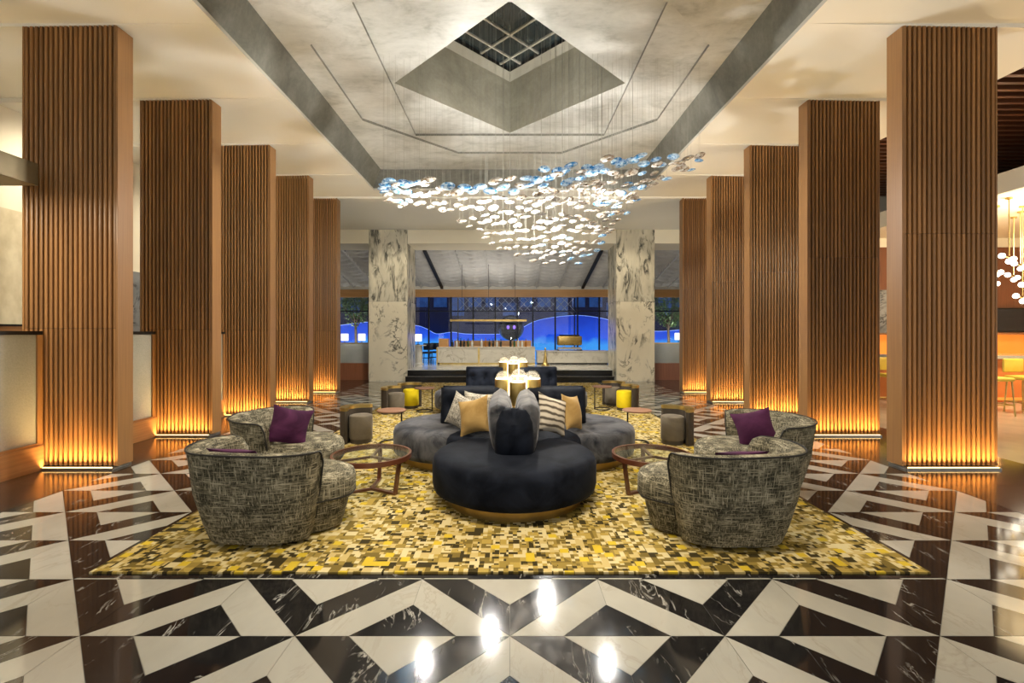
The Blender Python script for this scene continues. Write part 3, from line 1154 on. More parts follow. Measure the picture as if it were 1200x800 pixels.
# ---- swivel tub chairs
def make_chair(label, rim, seat, group):
    cx = sum(p[0] for p in seat) / len(seat)
    cy = sum(p[1] for p in seat) / len(seat)
    t = thing('tub_chair', label, 'armchair', (cx, cy, RZ), 0, group)
    pts = spline([(p[0] - cx, p[1] - cy, 0) for p in rim], 7)
    n = len(pts)
    cum = [0]
    for i in range(1, n):
        cum.append(cum[-1] + (pts[i] - pts[i - 1]).length)
    L = cum[-1]
    rings, top = [], []
    for i, p in enumerate(pts):
        tn = (pts[min(i + 1, n - 1)] - pts[max(i - 1, 0)]).normalized()
        nn = Vector((-tn.y, tn.x, 0))
        if nn.dot(-p) < 0:
            nn = -nn
        d = min(cum[i], L - cum[i])
        rr = .09
        zt = .66 - (rr - math.sqrt(max(0, rr * rr - (rr - d) ** 2)) if d < rr else 0) + .02 * math.sin(PI * cum[i] / L)
        # the shell narrows to the floor: pull the foot towards the seat centre
        ctr = -p.normalized()
        k = Vector((p.x, p.y, 0))

        def at(ins, drop, z):
            q = k + nn * ins + ctr * drop
            return (q.x, q.y, z)
        rings.append([at(0, .14, .03), at(0, .10, .14), at(0, .04, .36), at(0, .008, zt - .06), at(.0, 0, zt - .012), at(.02, 0, zt), at(.075, 0, zt), at(.095, 0, zt - .02), at(.10, .02, zt - .06), at(.12, .05, .40), at(.12, .11, .14), at(.12, .14, .03)])
        top.append(at(.0, -.003, zt - .004))
    MB().layers(rings).build('shell', 'tweed_fabric', t, smooth=60)
    # cord along the rim and down the free ends
    endA = [Vector(rings[0][k2]) for k2 in (1, 2, 3)]
    endB = [Vector(rings[-1][k2]) for k2 in (3, 2, 1)]
    MB().tube(endA + [Vector(q) for q in top] + endB, .007, 6).build('piping', 'piping_cord', t, smooth=60)
    out = spline([(p[0] - cx, p[1] - cy, 0) for p in seat], 6, closed=True)

    def ring(ins, z):
        return [(q.x * (1 - ins / max(.2, q.length)), q.y * (1 - ins / max(.2, q.length)), z) for q in out]
    MB().layers([ring(.05, .225), ring(.012, .24), ring(0, .28), ring(0, .375), ring(.015, .41), ring(.06, .435), ring(.16, .45), ring(.3, .455)]).build('seat_cushion', 'tweed_fabric', t, smooth=60)
    MB().layers([ring(.14, 0), ring(.10, .02), ring(.06, .16), ring(.05, .23)]).build('base', 'tweed_fabric', t, smooth=60)
    MB().tube([Vector(q) for q in ring(.004, .262)], .006, 6, closed=True).build('seat_piping', 'piping_cord', t, smooth=60)
    return t


RFr = [(1.12, 3.30), (1.16, 3.14), (1.42, 3.03), (1.89, 3.08), (2.09, 3.30), (2.12, 3.60), (1.97, 3.80)]
RFs = [(.99, 3.58), (1.07, 3.40), (1.42, 3.20), (1.84, 3.26), (1.96, 3.5), (1.86, 3.82), (1.48, 3.95), (1.1, 3.82)]
RRr = [(2.22, 4.80), (2.31, 4.97), (2.51, 5.03), (2.75, 4.88), (2.87, 4.55), (2.80, 4.25), (2.58, 4.07), (2.35, 4.06)]
RRs = [(1.78, 4.42), (1.9, 4.12), (2.25, 4.06), (2.62, 4.18), (2.74, 4.5), (2.55, 4.85), (2.2, 4.87), (1.9, 4.74)]


def mir(P, dx, dy):
    return [(-x + dx, y + dy) for x, y in P]


G = 'tweed tub chairs round the glass tables'
make_chair('back-turned grey tweed tub chair in front of the bright purple cushion chair', RFr, RFs, G)
make_chair('grey tweed tub chair with a bright purple cushion upright against its back', RRr, RRs, G)
make_chair('back-turned grey tweed tub chair in front of the dark plum cushion chair', mir(RFr, -.22, .04), mir(RFs, -.22, .04), G)
make_chair('grey tweed tub chair with a square dark plum cushion upright in it', mir(RRr, .12, .18), mir(RRs, .12, .18), G)
cushion('bright purple velvet cushion standing upright in tub chair', 'purple_velvet', (2.29, 4.36, .61), R(-28), R(-24), R(-16), .35, .35)
cushion('dark plum square velvet cushion standing upright in tub chair', 'purple_velvet', (-2.10, 4.44, .615), R(26), R(-24), R(14), .37, .37)
cushion('purple cushion lying low in the back-turned chair before the bright purple cushion', 'purple_velvet', (1.60, 3.36, .53), R(186), R(-42), R(0), .40, .40)
cushion('plum cushion lying low in the back-turned chair before the dark plum cushion', 'purple_velvet', (-1.95, 3.42, .53), R(170), R(-42), R(0), .40, .40)


# ---- round glass tables on three bent bars
def make_glass_table(label, loc, rz):
    t = thing('glass_table', label, 'table', loc, rz, 'round glass coffee tables')
    rad, h = .37, .35
    MB().lathe([(rad - .022, h - .045), (rad, h - .045), (rad, h), (rad - .022, h), (rad - .022, h - .045)], 56, cap=False).build('rim', 'mahogany', t, smooth=40)
    MB().lathe([(rad - .023, h - .012), (rad - .023, h - .004)], 56).build('glass_top', 'table_glass', t, smooth=40)
    for k in range(3):
        a = 2 * PI * k / 3
        mb = MB()
        # floor bar, upright, top bar
        prof = [(.0, .0), (.30, .0), (.35, h - .045), (.325, h - .045), (.278, .022), (.0, .022)]
        w = .018
        V = [(r, s * w, z) for s in (-1, 1) for (r, z) in prof]
        n = len(prof)
        mb.add(V, [tuple(range(n)), tuple(reversed(range(n, 2 * n)))] + [(i, n + i, n + (i + 1) % n, (i + 1) % n) for i in range(n)])
        mb.box(0, rad - .03, -w * .8, w * .8, h - .045, h - .025)
        o = mb.build('leg', 'mahogany', t)
        o.rotation_euler = (0, 0, a)
    return t


make_glass_table('round glass table with mahogany rim next to the plum-cushion chair', (-1.31, 4.42, RZ), R(-28))
make_glass_table('round glass table with mahogany rim next to the bright purple cushion chair', (1.345, 4.42, RZ), R(-152))


# ---- small side tables with an off-centre stem and ring foot
def make_side_table(label, loc, rz):
    t = thing('side_table', label, 'side table', loc, rz, 'slim side tables round the sofas')
    MB().lathe([(.18, .43), (.195, .437), (.195, .447), (.19, .452)], 36).build('table_top', 'table_wood', t, smooth=40)
    MB().tube([(.15, 0, .0), (.15, 0, .435)], .011, 8).build('stem', 'black_metal', t, smooth=40)
    MB().tube([(.15 * math.cos(2 * PI * k / 32), .15 * math.sin(2 * PI * k / 32), .011) for k in range(32)], .011, 6, True).build('ring_foot', 'black_metal', t, smooth=40)


make_side_table('slim wooden side table between the left tub stool and the clover sofa', (-1.60, 6.30, RZ), R(-15))
make_side_table('slim wooden side table between the right tub stool and the clover sofa', (1.72, 6.30, RZ), R(200))
make_side_table('slim wooden side table by the yellow stool on the white lamp side', (-1.62, 8.85, RZ), R(-10))
make_side_table('slim wooden side table by the yellow stool on the coffee machine side', (1.80, 9.1, RZ), R(190))


# ---- tub stools: round pouf with a brass topped crescent back
def make_stool(label, mat, loc, facing, group):
    t = thing('tub_stool', label, 'stool', loc, facing, group)
    r = .155
    MB().lathe([(r - .012, 0), (r - .012, .055)], 32).build('plinth', 'brown_leather', t, smooth=40)
    MB().lathe([(r - .006, .055), (r, .065), (r, .345), (r - .008, .365), (r - .03, .375), (.01, .378)], 36).build('seat', mat, t, smooth=40)
    # crescent: opens towards +x
    ri, ro = r + .006, r + .115
    angs = [R(100 + k * 160 / 20) for k in range(21)]

    def cres(z0, z1, ex):
        rings = []
        for i, a in enumerate(angs):
            e = min(i, 20 - i) / 3.0
            tk = math.sqrt(min(1, e * .9 + .12)) if e < 1 else 1
            mid = (ri + ro) / 2
            hw = (ro - ri) / 2 * tk + ex
            rings.append([((mid - hw) * math.cos(a), (mid - hw) * math.sin(a), z0), ((mid + hw) * math.cos(a), (mid + hw) * math.sin(a), z0), ((mid + hw) * math.cos(a), (mid + hw) * math.sin(a), z1), ((mid - hw) * math.cos(a), (mid - hw) * math.sin(a), z1)])
        return MB().layers(rings)
    c = cres(0, .44, 0).build('crescent_back', 'brown_leather', t, smooth=40)
    cres(.44, .485, .003).build('brass_cap', 'brass', c, smooth=40)


make_stool('taupe round stool with brass-topped crescent back near the left tub chairs', 'taupe_velvet', (-2.04, 6.38, RZ), R(-34), 'tub stools')
make_stool('taupe round stool with brass-topped crescent back near the right tub chairs', 'taupe_velvet', (2.20, 6.30, RZ), R(-150), 'tub stools')
make_stool('taupe stool with crescent back touching the yellow stool, on the white lamp side', 'taupe_velvet', (-2.12, 8.68, RZ), R(-22), 'tub stools')
make_stool('yellow velvet stool with crescent back, on the white lamp side', 'yellow_velvet', (-1.97, 9.28, RZ), R(-62), 'tub stools')
make_stool('taupe stool with crescent back behind the yellow stool, on the coffee machine side', 'taupe_velvet', (2.12, 9.62, RZ), R(-118), 'tub stools')
make_stool('yellow velvet stool with crescent back, on the coffee machine side', 'yellow_velvet', (2.22, 9.02, RZ), R(-165), 'tub stools')


# ---- chandelier of glass discs on wires
ch = thing('disc_chandelier', 'sweeping cloud of clear and blue glass discs hung on fine wires', 'chandelier', (0, CY, ZT))
UPc = [px(x, y, Y) for x, y, Y in [(444, 219, 6.9), (470, 213, 6.7), (505, 213, 6.6), (545, 219, 6.6), (585, 214, 6.6), (625, 207, 6.6), (660, 196, 6.6), (700, 190, 6.6), (740, 185, 6.6), (785, 184, 6.7), (824, 183, 6.8)]]
LOc = [px(x, y, Y) for x, y, Y in [(450, 238, 7.2), (480, 242, 7.6), (512, 250, 8.0), (545, 268, 8.3), (580, 292, 8.5), (620, 307, 8.6), (655, 313, 8.6), (692, 304, 8.5), (718, 272, 8.2), (750, 232, 7.6), (818, 193, 7.0)]]
US, LS = spline(UPc, 10), spline(LOc, 10)
discs = []
NU = len(US)
rng = random.Random(11)
wdt = [(US[i] - LS[i]).length for i in range(NU)]
cols = 42
for c in range(cols):
    fi = (c + .5) / cols * (NU - 1)
    i0 = int(fi)
    fr = fi - i0
    a = US[i0].lerp(US[min(i0 + 1, NU - 1)], fr)
    b = LS[i0].lerp(LS[min(i0 + 1, NU - 1)], fr)
    ext = math.hypot((a - b).z, (a - b).y * .12) + abs((a - b).x) * .3
    n = max(3, int(ext / .105) + 1)
    for j in range(n):
        v = (j + .5 * (c % 2)) / n + rng.uniform(-.02, .02)
        p = a.lerp(b, max(0, min(1, v)))
        p += Vector((rng.uniform(-.035, .035), rng.uniform(-.15, .15), rng.uniform(-.02, .02)))
        right = c / cols
        edge_blue = (v < .13 and rng.random() < .8) or (v > .88 and rng.random() < .5) or (right > .72 and rng.random() < .22) or (right < .12 and rng.random() < .5)
        discs.append((p, edge_blue or rng.random() < .03, (.098 if v < .16 else .082 - .014 * v) * rng.uniform(.85, 1.15)))
# the tip gets a few extra blue discs
dprof = [(.001, -.14), (.18, -.15), (.28, -.11), (.6, -.12), (.9, -.06), (1, .03), (.92, .16), (.6, .30), (.25, .37), (.001, .38)]
dm_c = MB().lathe(dprof, 12, cap=False)
proto_disc = {}
stuff = {True: MB(), False: MB()}
wires = MB()
order = sorted(range(len(discs)), key=lambda i: -discs[i][2] / discs[i][0].y)
keep = set(order[:300])
hubm = None
for i, (p, blue, r) in enumerate(discs):
    q = p - Vector((0, CY, ZT))
    tilt = (rng.uniform(-.3, .12), rng.uniform(-.3, .1), 0)
    if i in keep:
        if blue not in proto_disc:
            o = MB().lathe(dprof, 12, cap=False).build('glass_disc', 'blue_disc' if blue else 'clear_disc', ch, q, smooth=50)
            o.scale = (r, r, r)
            o.rotation_euler = tilt
            proto_disc[blue] = o
        else:
            o = inst(proto_disc[blue], ch, q, tilt, (r, r, r))
        if not blue:
            if hubm is None:
                hubm = MB().lathe([(.001, -.25), (.14, -.24), (.20, -.18), (.17, -.12), (.001, -.10)], 8, cap=False).build('hub', 'disc_hub', o, smooth=50)
            else:
                inst(hubm, o, (0, 0, 0))
    else:
        mb = MB().lathe(dprof, 10, cap=False)
        mt = Matrix.Translation(q) @ Matrix.Rotation(tilt[0], 4, 'X') @ Matrix.Rotation(tilt[1], 4, 'Y') @ Matrix.Scale(r, 4)
        stuff[blue].add([mt @ Vector(v) for v in mb.v], mb.f)
    zt = 0.0
    if abs(q.x) + abs(q.y) < HD:
        zt = SH - ZT
    elif abs(q.x) < 1.9 and abs(q.y) < 1.9:
        zt = 2 * ST
    elif abs(q.x) < OCT and abs(q.y) < OCT and abs(q.x) + abs(q.y) < OCT * 1.41:
        zt = ST
    if q.x > TX - .05:
        zt = -.1
    w_ = .0014
    wires.add([(q.x + w_ * math.cos(a), q.y + w_ * math.sin(a), z) for z in (q.z + r * .3, zt) for a in (0, 2.1, 4.2)], [(0, 1, 4, 3), (1, 2, 5, 4), (2, 0, 3, 5)])
for blue in (True, False):
    if stuff[blue].v:
        stuff[blue].build('small_glass_discs', 'blue_disc' if blue else 'clear_disc', ch, kind='stuff', smooth=50)
wires.build('suspension_wires', 'wire_steel', ch, kind='stuff', fix=False)

# ---- recessed ceiling spot fixtures (above the frame, except a pair added for the marble columns)
for (x, y, z, tg, p, ang), lb in zip(SPOTS, ['near the left glass table', 'near the right glass table', 'over the left margin', 'over the right margin', 'added to brighten the marble column by the white lamp', 'added to brighten the marble column by the coffee machine']):
    t = thing('ceiling_spotlight', 'small round recessed ceiling spotlight ' + lb, 'ceiling light', (x, y, CH if y < 5 else z + .01), 0, 'recessed ceiling spots')
    MB().lathe([(.055, -.012), (.065, -.012), (.065, 0), (.055, 0)], 20, cap=False).build('ring', 'steel_trim', t, smooth=40)
    MB().lathe([(.05, -.003), (.05, -.001)], 20).build('lens', 'lamp_lens', t)

# ---- glass screens between the left columns, bronze portal beam
for k, (ya, yb) in enumerate([(3.3, 5.12), (5.42, 6.75), (7.06, 8.40), (8.70, 10.03), (10.34, 11.68)]):
    nm = ['before the first left column', 'between the first and second left columns', 'between the second and third left columns', 'between the third and fourth left columns', 'between the fourth and fifth left columns'][k]
    t = thing('glass_screen', 'seeded glass screen in a walnut frame ' + nm, 'screen', (-5.16, (ya + yb) / 2, 0), 0, 'seeded glass screens')
    h = (yb - ya) / 2
    MB().box(-.04, .04, -h, h, .0, .27).build('plinth', 'walnut_flat', t)
    MB().box(-.012, .012, -h + .06, h - .06, .30, 1.48).build('glass_panel', 'seeded_glass', t)
    MB().box(-.03, .03, -h, h, .27, .30).build('rail', 'walnut_flat', t)
    MB().box(-.03, .03, -h, h, 1.48, 1.52).build('rail', 'black_metal', t)
    MB().box(-.03, .03, h - .06, h, .30, 1.48).build('stile', 'walnut_panel', t)
    MB().box(-.03, .03, -h, -h + .06, .30, 1.48).build('stile', 'walnut_panel', t)
t = thing('bronze_beam', 'bronze clad beam end projecting in front of the first left column', 'beam', (-5.0, 4.94, 3.06), 0)
MB().box(-.5, 0, -4.9, 0, 0, .23).build('casing', 'bronze_beam', t)
MB().box(-.32, -.18, -1.6, -.5, -.006, 0).build('light_strip', 'lamp_lens', t)

# ---- low wood walls with glass balustrades either side of the marble columns
for sx, nm in ((-1, 'left'), (1, 'right')):
    xa, xb = (-7.45, -4.42) if sx < 0 else (4.52, 7.45)
    t = thing('balustrade', 'walnut low wall with glass balustrade in front of the ' + nm + ' tree', 'balustrade', ((xa + xb) / 2, 14.95, 0), 0, 'balustrades by the trees')
    h = (xb - xa) / 2
    MB().box(-h, h, -.08, .08, 0, .54).build('wood_wall', 'red_walnut', t)
    for k in range(3):
        a, b = -h + k * 2 * h / 3, -h + (k + 1) * 2 * h / 3
        MB().box(a + .01, b - .01, -.012, .012, .54, 1.16).build('glass_panel', 'seeded_glass', t)
    MB().box(-h, h, -.03, .03, 1.16, 1.19).build('handrail', 'brass', t)


# ---- bar on the platform
def at_plat(x, y, Y):
    p = px(x, y, Y)
    return p


BY = 16.75
t = thing('marble_bar', 'long veined marble bar counter with gold strips, bottles on top', 'bar counter', (0, BY, PZ))
bx0, bx1 = (513 - 597.5) * BY / F, (627 - 597.5) * BY / F
MB().box(bx0, bx0 + 1.45, 0, .9, .06, .60).build('marble_front', 'bar_marble', t)
MB().box(bx0 + 1.50, bx1, 0, .9, .06, .60).build('marble_front', 'bar_marble', t)
MB().box(bx0 + 1.44, bx0 + 1.51, -.012, .9, 0, .61).build('gold_strip', 'brass', t)
MB().box(bx0 - .05, bx0, -.012, .9, 0, .61).build('gold_strip', 'brass', t)
MB().box(bx0 + .05, bx1, .05, .85, 0, .06).build('kick_plate', 'brass', t)
MB().box(bx0 - .02, bx1, -.02, .92, .60, .63).build('counter_top', 'bar_marble', t)
t = thing('pastry_counter', 'low pale marble counter under the brass coffee machine', 'counter', (0, BY + .1, PZ))
MB().box(bx1 + .08, 3.6, 0, .8, .05, .46).build('marble_front', 'bar_marble', t)
MB().box(bx1 + .06, 3.6, -.02, .82, .46, .49).build('counter_top', 'bar_marble', t)
MB().box(bx1 + .12, 3.55, .05, .75, 0, .05).build('kick_plate', 'black_metal', t)
# wood box and back shelf on the bar
CT = PZ + .63
t = thing('wooden_rack', 'honey coloured wooden box at the end of the marble bar', 'box', (bx0 + .17, BY + .45, CT))
MB().box(-.17, .17, -.2, .2, 0, .02).build('bottom_board', 'walnut_beam', t)
for s in (-1, 1):
    MB().box(s * .16 - .012, s * .16 + .012, -.2, .2, .02, .30).build('side_board', 'walnut_beam', t)
MB().box(-.148, .148, -.2, -.18, .02, .30).build('front_board', 'walnut_beam', t)
t = thing('bottle_tray', 'long honey wood tray behind the bottles on the bar', 'tray', (.0, BY + .7, CT))
MB().box(bx0 + .5, bx1 - .1, -.06, .06, 0, .02).build('tray_base', 'walnut_beam', t)
MB().box(bx0 + .5, bx1 - .1, .04, .06, .02, .22).build('tray_back', 'walnut_beam', t)
bprof = [(.036, 0), (.04, .01), (.04, .16), (.034, .19), (.014, .215), (.013, .27), (.016, .272), (.016, .285)]
bp = {}
x = bx0 + .50
k = 0
mats = ['bottle_dark', 'bottle_amber', 'bottle_clear', 'bottle_green', 'bottle_dark', 'bottle_clear']
words = {'bottle_dark': 'near black', 'bottle_amber': 'amber', 'bottle_clear': 'clear', 'bottle_green': 'green'}
while x < bx1 - .25:
    m = mats[(k * 5 + k // 3) % 6]
    if m not in bp:
        o = MB().lathe(bprof, 12).build('bottle', m, None, smooth=40)
        bp[m] = o
    else:
        o = bp[m].copy()
        C.objects.link(o)
    o.location = (x, BY + .28 + .08 * (k % 3), CT)
    s = 1 + .12 * ((k * 7) % 5 - 2) / 2
    o.scale = (1, 1, s)
    tag(o, words[m] + ' glass bottle standing on the marble bar', 'bottle', words[m] + ' bottles on the bar')
    x += .14 + (.22 if k % 6 == 5 else 0)
    k += 1
# hanging shelf over the bar
xs0, xs1 = (528 - 597.5) * 17 / F, (617 - 597.5) * 17 / F
t = thing('hanging_shelf', 'thin gold shelf bar hanging above the bar', 'shelf', ((xs0 + xs1) / 2, 17.0, 1.92))
hh = (xs1 - xs0) / 2
MB().box(-hh, hh, -.12, .12, 0, .07).build('shelf_board', 'aged_brass', t)
for s in (-.7, 0, .7):
    MB().tube([(s * hh, 0, .07), (s * hh, 0, 2.08)], .007, 6).build('hanger_rod', 'black_metal', t)
# brass cone ornament on the platform
t = thing('brass_cone', 'slender brass cone standing before the pastry counter', 'ornament', ((639 - 597.5) * 16.2 / F, 16.2, PZ))
MB().lathe([(.14, 0), (.14, .03), (.09, .06), (.055, .25), (.03, .48), (.02, .56)], 20).build('cone', 'brass', t, smooth=50)
MB().lathe([(.001, 0), (.03, .012), (.035, .035), (.02, .06), (.001, .07)], 14, cz=.555).build('finial', 'brass', t, smooth=50)
# coffee machine
t = thing('coffee_machine', 'brass and steel coffee machine on the pastry counter', 'coffee machine', ((667 - 597.5) * 17.2 / F, 17.2, PZ + .49))
MB().box(-.42, .42, -.22, .22, .04, .12).build('drip_tray', 'steel_trim', t)
rb = rbox(.9, .42, .34, .05)
rb.build('body', 'aged_brass', t, (0, 0, .36), smooth=40)
MB().box(-.36, .36, -.14, .14, .53, .58).build('cup_rail', 'black_metal', t)
for s in (-1, 1):
    MB().box(s * .42 - .03, s * .42 + .03, -.2, .2, 0, .04).build('foot', 'black_metal', t)
for s in (-.22, .1):
    MB().tube([(s, -.21, .24), (s, -.30, .22), (s, -.36, .22)], .016, 8).build('portafilter', 'black_metal', t, smooth=40)
    MB().lathe([(.04, .10), (.04, .16)], 12, s, -.28).build('spout', 'steel_trim', t)
# bar stools in the dark beside the bar
def bar_stool(label, loc, mat, sm, group, h=.62):
    t = thing('bar_stool', label, 'stool', loc, 0, group)
    rbox(.38, .38, .07, .03).build('seat', mat, t, (0, 0, h), smooth=40)
    o = rbox(.38, .05, .26, .022).build('backrest', mat, t, (0, .19, h + .22), smooth=40)
    for sx_ in (-1, 1):
        for sy_ in (-1, 1):
            MB().tube([(sx_ * .18, sy_ * .18, 0), (sx_ * .15, sy_ * .15, h - .03)], .014, 6).build('leg', sm, t)
    MB().tube([(-.17, -.17, .2), (.17, -.17, .2), (.17, .17, .2), (-.17, .17, .2)], .01, 6, True).build('foot_ring', sm, t)


for (x_, Y) in ((501, 17.4), (509, 17.9)):
    bar_stool('black bar stool between the marble column and the bar', ((x_ - 597.5) * Y / F, Y, PZ), 'screen_black', 'black_metal', 'black stools by the bar', .40)


# table lamps with white shades
def shade_lamp(label, x, y, Y, zb, w):
    p = px(x, y, Y)
    t = thing('table_lamp', label, 'lamp', (p.x, Y, zb), 0, 'small white shaded lamps')
    MB().lathe([(.07, 0), (.07, .015), (.012, .03), (.012, p.z - zb - w * .5)], 14).build('stand', 'black_metal', t, smooth=40)
    MB().lathe([(w * .5, 0), (w * .5, w)], 20, cz=p.z - zb - w * .5).build('shade', 'shade_white', t, smooth=40)


# round tables carrying the lamps
def pedestal(label, x, Y, h, r=.3):
    t = thing('pedestal_table', label, 'table', (x, Y, PZ), 0, 'pale pedestal tables')
    MB().lathe([(r, h - .03), (r, h)], 28).build('table_top', 'bar_marble', t, smooth=40)
    MB().lathe([(r * .7, 0), (r * .55, .05), (r * .5, h - .03)], 24).build('pedestal', 'platform_stone', t, smooth=40)
    return PZ + h


for lb, x_, y_, Y in (('beside the left marble column', 490, 395.5, 17.0), ('in front of the left tree', 404, 395, 17.6), ('close to the left marble column, outer side', 424, 395, 17.6), ('in front of the right tree', 795, 394, 17.6)):
    X = (x_ - 597.5) * Y / F
    zt_ = pedestal('pale pedestal table with a white lamp ' + lb, X, Y, .70)
    shade_lamp('small white lamp on a pedestal table ' + lb, x_, y_, Y, zt_, .26)

# ---- outside: blue light wall, dark facade, canopy reflection, globe, trees
out = MB().box(-30, 30, 27, 27.4, -4, 12).build('night_facade', 'navy_facade')
tag(out, 'dark navy building facade beyond the windows', 'building')
for k in range(26):
    xx = -12.4 + k * 1.0
    z0 = 3.0 if k % 3 else 2.5
    if abs(xx) < 12.5:
        MB().box(xx, xx + .75, 26.95, 27, z0, z0 + .75 + .3 * (k % 2)).build('facade_window', 'teal_window', out)
gd = MB().box(-30, 30, 19.95, 27, -.3, -.1).build('floor_outside', 'black_step')
gd['kind'] = 'structure'
# scalloped light wall
WV = 24.0
top = [px(x, y, WV) for x, y in [(400, 381), (440, 377), (486, 381), (500, 385), (512, 391), (530, 389), (545, 391), (570, 391.5), (590, 391), (605, 389), (612, 384), (628, 376), (650, 371.5), (675, 369.5), (697, 371.5), (718, 376), (745, 385), (770, 388), (800, 386)]]
top = spline(top, 4)
n = len(top)
mb = MB()
V = [(p.x, -.1, p.z) for p in top] + [(p.x, -.1, -.1) for p in top] + [(p.x, .1, p.z) for p in top] + [(p.x, .1, -.1) for p in top]
Fc = []
for i in range(n - 1):
    Fc += [(i, n + i, n + i + 1, i + 1), (2 * n + i, 2 * n + i + 1, 3 * n + i + 1, 3 * n + i), (i, i + 1, 2 * n + i + 1, 2 * n + i)]
t = thing('light_wall', 'glowing blue wave shaped light wall outside the windows', 'light wall', (0, WV, 0))
mb.add(V, Fc).build('glowing_panel', 'blue_light_wall', t)
MB().tube([(p.x, -.12, p.z) for p in top], .014, 6).build('edge_tube', 'blue_edge_tube', t)
# reflection of the canopy in the window, built as pale crossing bars
t = thing('canopy_reflection', 'pale diamond bars shaped as the canopy reflected in the window glass', 'screen', ((605 - 597.5) * 22 / F, 22.0, 2.55))
for k in range(15):
    xx = -2.45 + k * .35
    for s in (-1, 1):
        MB().tube([(xx - s * .30, s * .02, 0), (xx + s * .30, s * .02, .62)], .014, 5).build('reflection_bar', 'reflection_grey', t)
MB().box(-2.8, 2.8, -.03, .03, -.06, -.01).build('reflection_edge', 'reflection_grey', t)
MB().box(-2.8, 2.8, -.03, .03, .62, .67).build('reflection_edge', 'reflection_grey', t)
for s in (-2.75, 2.75):
    MB().tube([(s, 0, -2.65), (s, 0, .66)], .03, 6).build('post', 'dark_mullion', t)
# dark globe with purple glints
p = px(599, 384, 22.5)
t = thing('dark_globe', 'dark glass globe with purple glints on a post outside', 'globe', (p.x, 22.5, -.1))
MB().lathe([(.62 * math.cos(R(a)) + .001, .62 * math.sin(R(a)) + p.z + .1) for a in range(-90, 91, 10)], 28, cap=False).build('globe', 'screen_black', t, smooth=60)
MB().lathe([(.06, 0), (.06, p.z - .45)], 12).build('post', 'black_metal', t)
for dx in (-.14, .14):
    MB().lathe([(.075 * math.cos(R(a)) + .001, .1 * math.sin(R(a))) for a in range(-90, 91, 30)], 12, dx, -.57, p.z + .12, cap=False).build('glint_lamp', 'purple_glow', t, smooth=60)


def tree(label, X, Y, zc, rad, seed):
    rg = random.Random(seed)
    t = thing('planter_tree', label, 'tree', (X, Y, -.1), 0, 'leafy trees outside the windows')
    MB().tube([(0, 0, 0), (.03, 0, .8), (-.02, .02, zc - .3)], [.09, .07, .05], 8).build('trunk', 'bark', t, smooth=50)
    for k in range(7):
        a = k * 2.4
        MB().tube([(0, 0, zc - .7 + .05 * k), (.35 * math.cos(a), .35 * math.sin(a), zc - .25 + .05 * k), (.7 * rad * math.cos(a), .7 * rad * math.sin(a), zc + .1 + .06 * k)], [.035, .025, .01], 6).build('branch', 'bark', t, smooth=50)
    mb = MB()
    cl = [(Vector((rg.uniform(-1, 1), rg.uniform(-1, 1), rg.uniform(-.8, 1))) * rad * .75, rg.uniform(.28, .5)) for _ in range(22)]
    for c_, r_ in cl:
        for _ in range(110):
            d = Vector((rg.gauss(0, 1), rg.gauss(0, 1), rg.gauss(0, 1))).normalized() * r_ * rg.uniform(.5, 1)
            q = c_ + d + Vector((0, 0, zc + .2))
            u = Vector((rg.uniform(-1, 1), rg.uniform(-1, 1), rg.uniform(-1, 1))).normalized()
            w2 = u.cross(Vector((rg.uniform(-1, 1), rg.uniform(-1, 1), 1))).normalized()
            s = rg.uniform(.04, .075)
            mb.add([q - u * s, q + w2 * s * .45, q + u * s, q - w2 * s * .45], [(0, 1, 2, 3)])
    mb.build('foliage', 'foliage_leaf', t, kind='stuff', fix=False)


tree('leafy green tree outside, behind the left balustrade', -7.05, 21.3, 2.55, .85, 3)
tree('leafy green tree outside, behind the right balustrade', 7.25, 21.3, 2.5, .85, 5)
light('added_tree_fill', 'POINT', (-6.9, 20.6, 1.2), 70, (1, .95, .8), shadow_soft_size=.1)  # unseen points added to brighten the trees
light('added_tree_fill', 'POINT', (7.1, 20.6, 1.2), 70, (1, .95, .8), shadow_soft_size=.1)

# ---- bar lounge on the right
t = thing('bar_counter', 'orange lit bar counter with white stone top behind the slatted columns', 'bar counter', (11.3, 9.9, 0))
MB().box(-2.8, 3.0, .2, .9, 0, .95).build('counter_front', 'orange_lacquer', t)
MB().box(-2.9, 3.1, 0, 1.0, .95, 1.02).build('counter_top', 'white_marble', t)
MB().box(-2.8, 3.0, .16, .2, .05, .10).build('foot_light', 'orange_glow', t)
t = thing('back_bar', 'glowing orange back bar shelf under the dark screen', 'shelf', (11.4, 11.75, 0))
MB().box(-2.9, 3.0, -.2, .19, 0, .95).build('cabinet', 'orange_lacquer', t)
MB().box(-2.9, 3.0, .12, .18, .95, 1.45).build('lit_panel', 'orange_glow', t)
MB().box(-2.9, 3.0, -.2, .19, 1.45, 1.49).build('shelf_board', 'walnut_flat', t)
t = thing('wall_screen', 'wide dark television screen above the orange back bar', 'television', (12.6, 11.93, 1.52))
MB().box(-1.2, 1.2, -.06, .0, 0, .62).build('housing', 'black_metal', t)
MB().box(-1.17, 1.17, -.066, -.06, .03, .59).build('screen_panel', 'screen_black', t)
for k, (x_, y_) in enumerate(((8.9, 8.55), (9.65, 8.75), (7.55, 9.25), (8.3, 9.2))):
    lb = 'yellow leather bar stool drawn up to the orange bar counter'
    bar_stool(lb, (x_, y_, 0), 'yellow_leather', 'brass', 'yellow stools at the orange bar', .66)


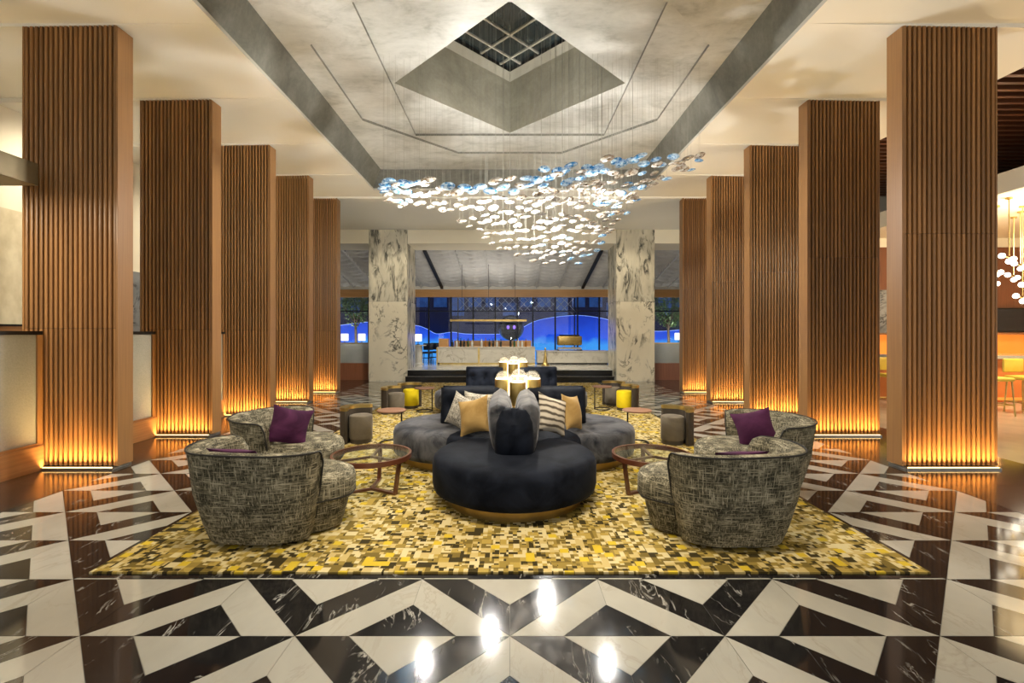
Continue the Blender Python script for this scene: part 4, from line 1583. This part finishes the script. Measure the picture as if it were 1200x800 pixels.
def pendant(loc, drop, label):
    t = thing('globe_pendant', label, 'pendant light', loc, 0, 'clustered globe pendants over the bar')
    MB().tube([(0, 0, 0), (0, 0, -drop)], .009, 6).build('rod', 'brass', t)
    MB().lathe([(.05, -.03), (.05, 0)], 12).build('ceiling_rose', 'brass', t)
    mb = MB()
    mb.tube([(-.13, 0, -drop), (.13, .05, -drop - .05)], .01, 6)
    mb.build('arm', 'brass', t)
    for (a, b, c_) in ((-.13, 0, 0), (.13, .05, -.05), (.0, .0, -.1)):
        MB().lathe([(.05 * math.cos(R(q)) + .001, .05 * math.sin(R(q))) for q in range(-90, 91, 30)], 12, a, b, -drop + c_, cap=False).build('bulb', 'bulb_white', t, smooth=60)


for k, (X, Y) in enumerate([(9.0, 8.4), (9.47, 8.5), (9.35, 8.95), (9.85, 8.95), (9.75, 9.4), (10.25, 9.35), (10.1, 9.85), (10.6, 9.8), (9.0, 7.95)]):
    pendant((X, Y, 3.94), 1.05 + .17 * ((k * 3) % 5), 'brass rod pendant with clustered white globes over the bar')
light('bar_fill', 'POINT', (10.0, 8.0, 3.2), 420, (1, .80, .52), shadow_soft_size=.3)
light('bar_fill', 'POINT', (11.5, 11.2, 1.3), 60, (1, .45, .12), shadow_soft_size=.2)
light('beam_downlight', 'AREA', (-5.25, 3.9, 3.05), 45, (1, .88, .68), (0, 0, 0), shape='RECTANGLE', size=.14, size_y=1.1)
for yy in (4.5, 7.6, 10.6):  # unseen spots added to brighten the left wall
    light('added_wall_fill', 'SPOT', (-6.3, yy, 4.85), 230, (1, .90, .70), (0, R(24), 0), spot_size=R(130), spot_blend=.9, shadow_soft_size=.06)
# unseen lights added to brighten the canopy, platform bar and back rows
light('added_canopy_fill', 'AREA', ((xs0 + xs1) / 2, 17.0, 2.0), 30, (1, .93, .82), (R(180), 0, 0), shape='RECTANGLE', size=2.6, size_y=.1)
light('added_platform_fill', 'SPOT', (-1.2, 15.5, 4.2), 260, (1, .88, .68), (R(18), 0, 0), spot_size=R(110), spot_blend=.8, shadow_soft_size=.05)
light('added_platform_fill', 'SPOT', (1.8, 15.5, 4.2), 260, (1, .88, .68), (R(18), 0, 0), spot_size=R(110), spot_blend=.8, shadow_soft_size=.05)
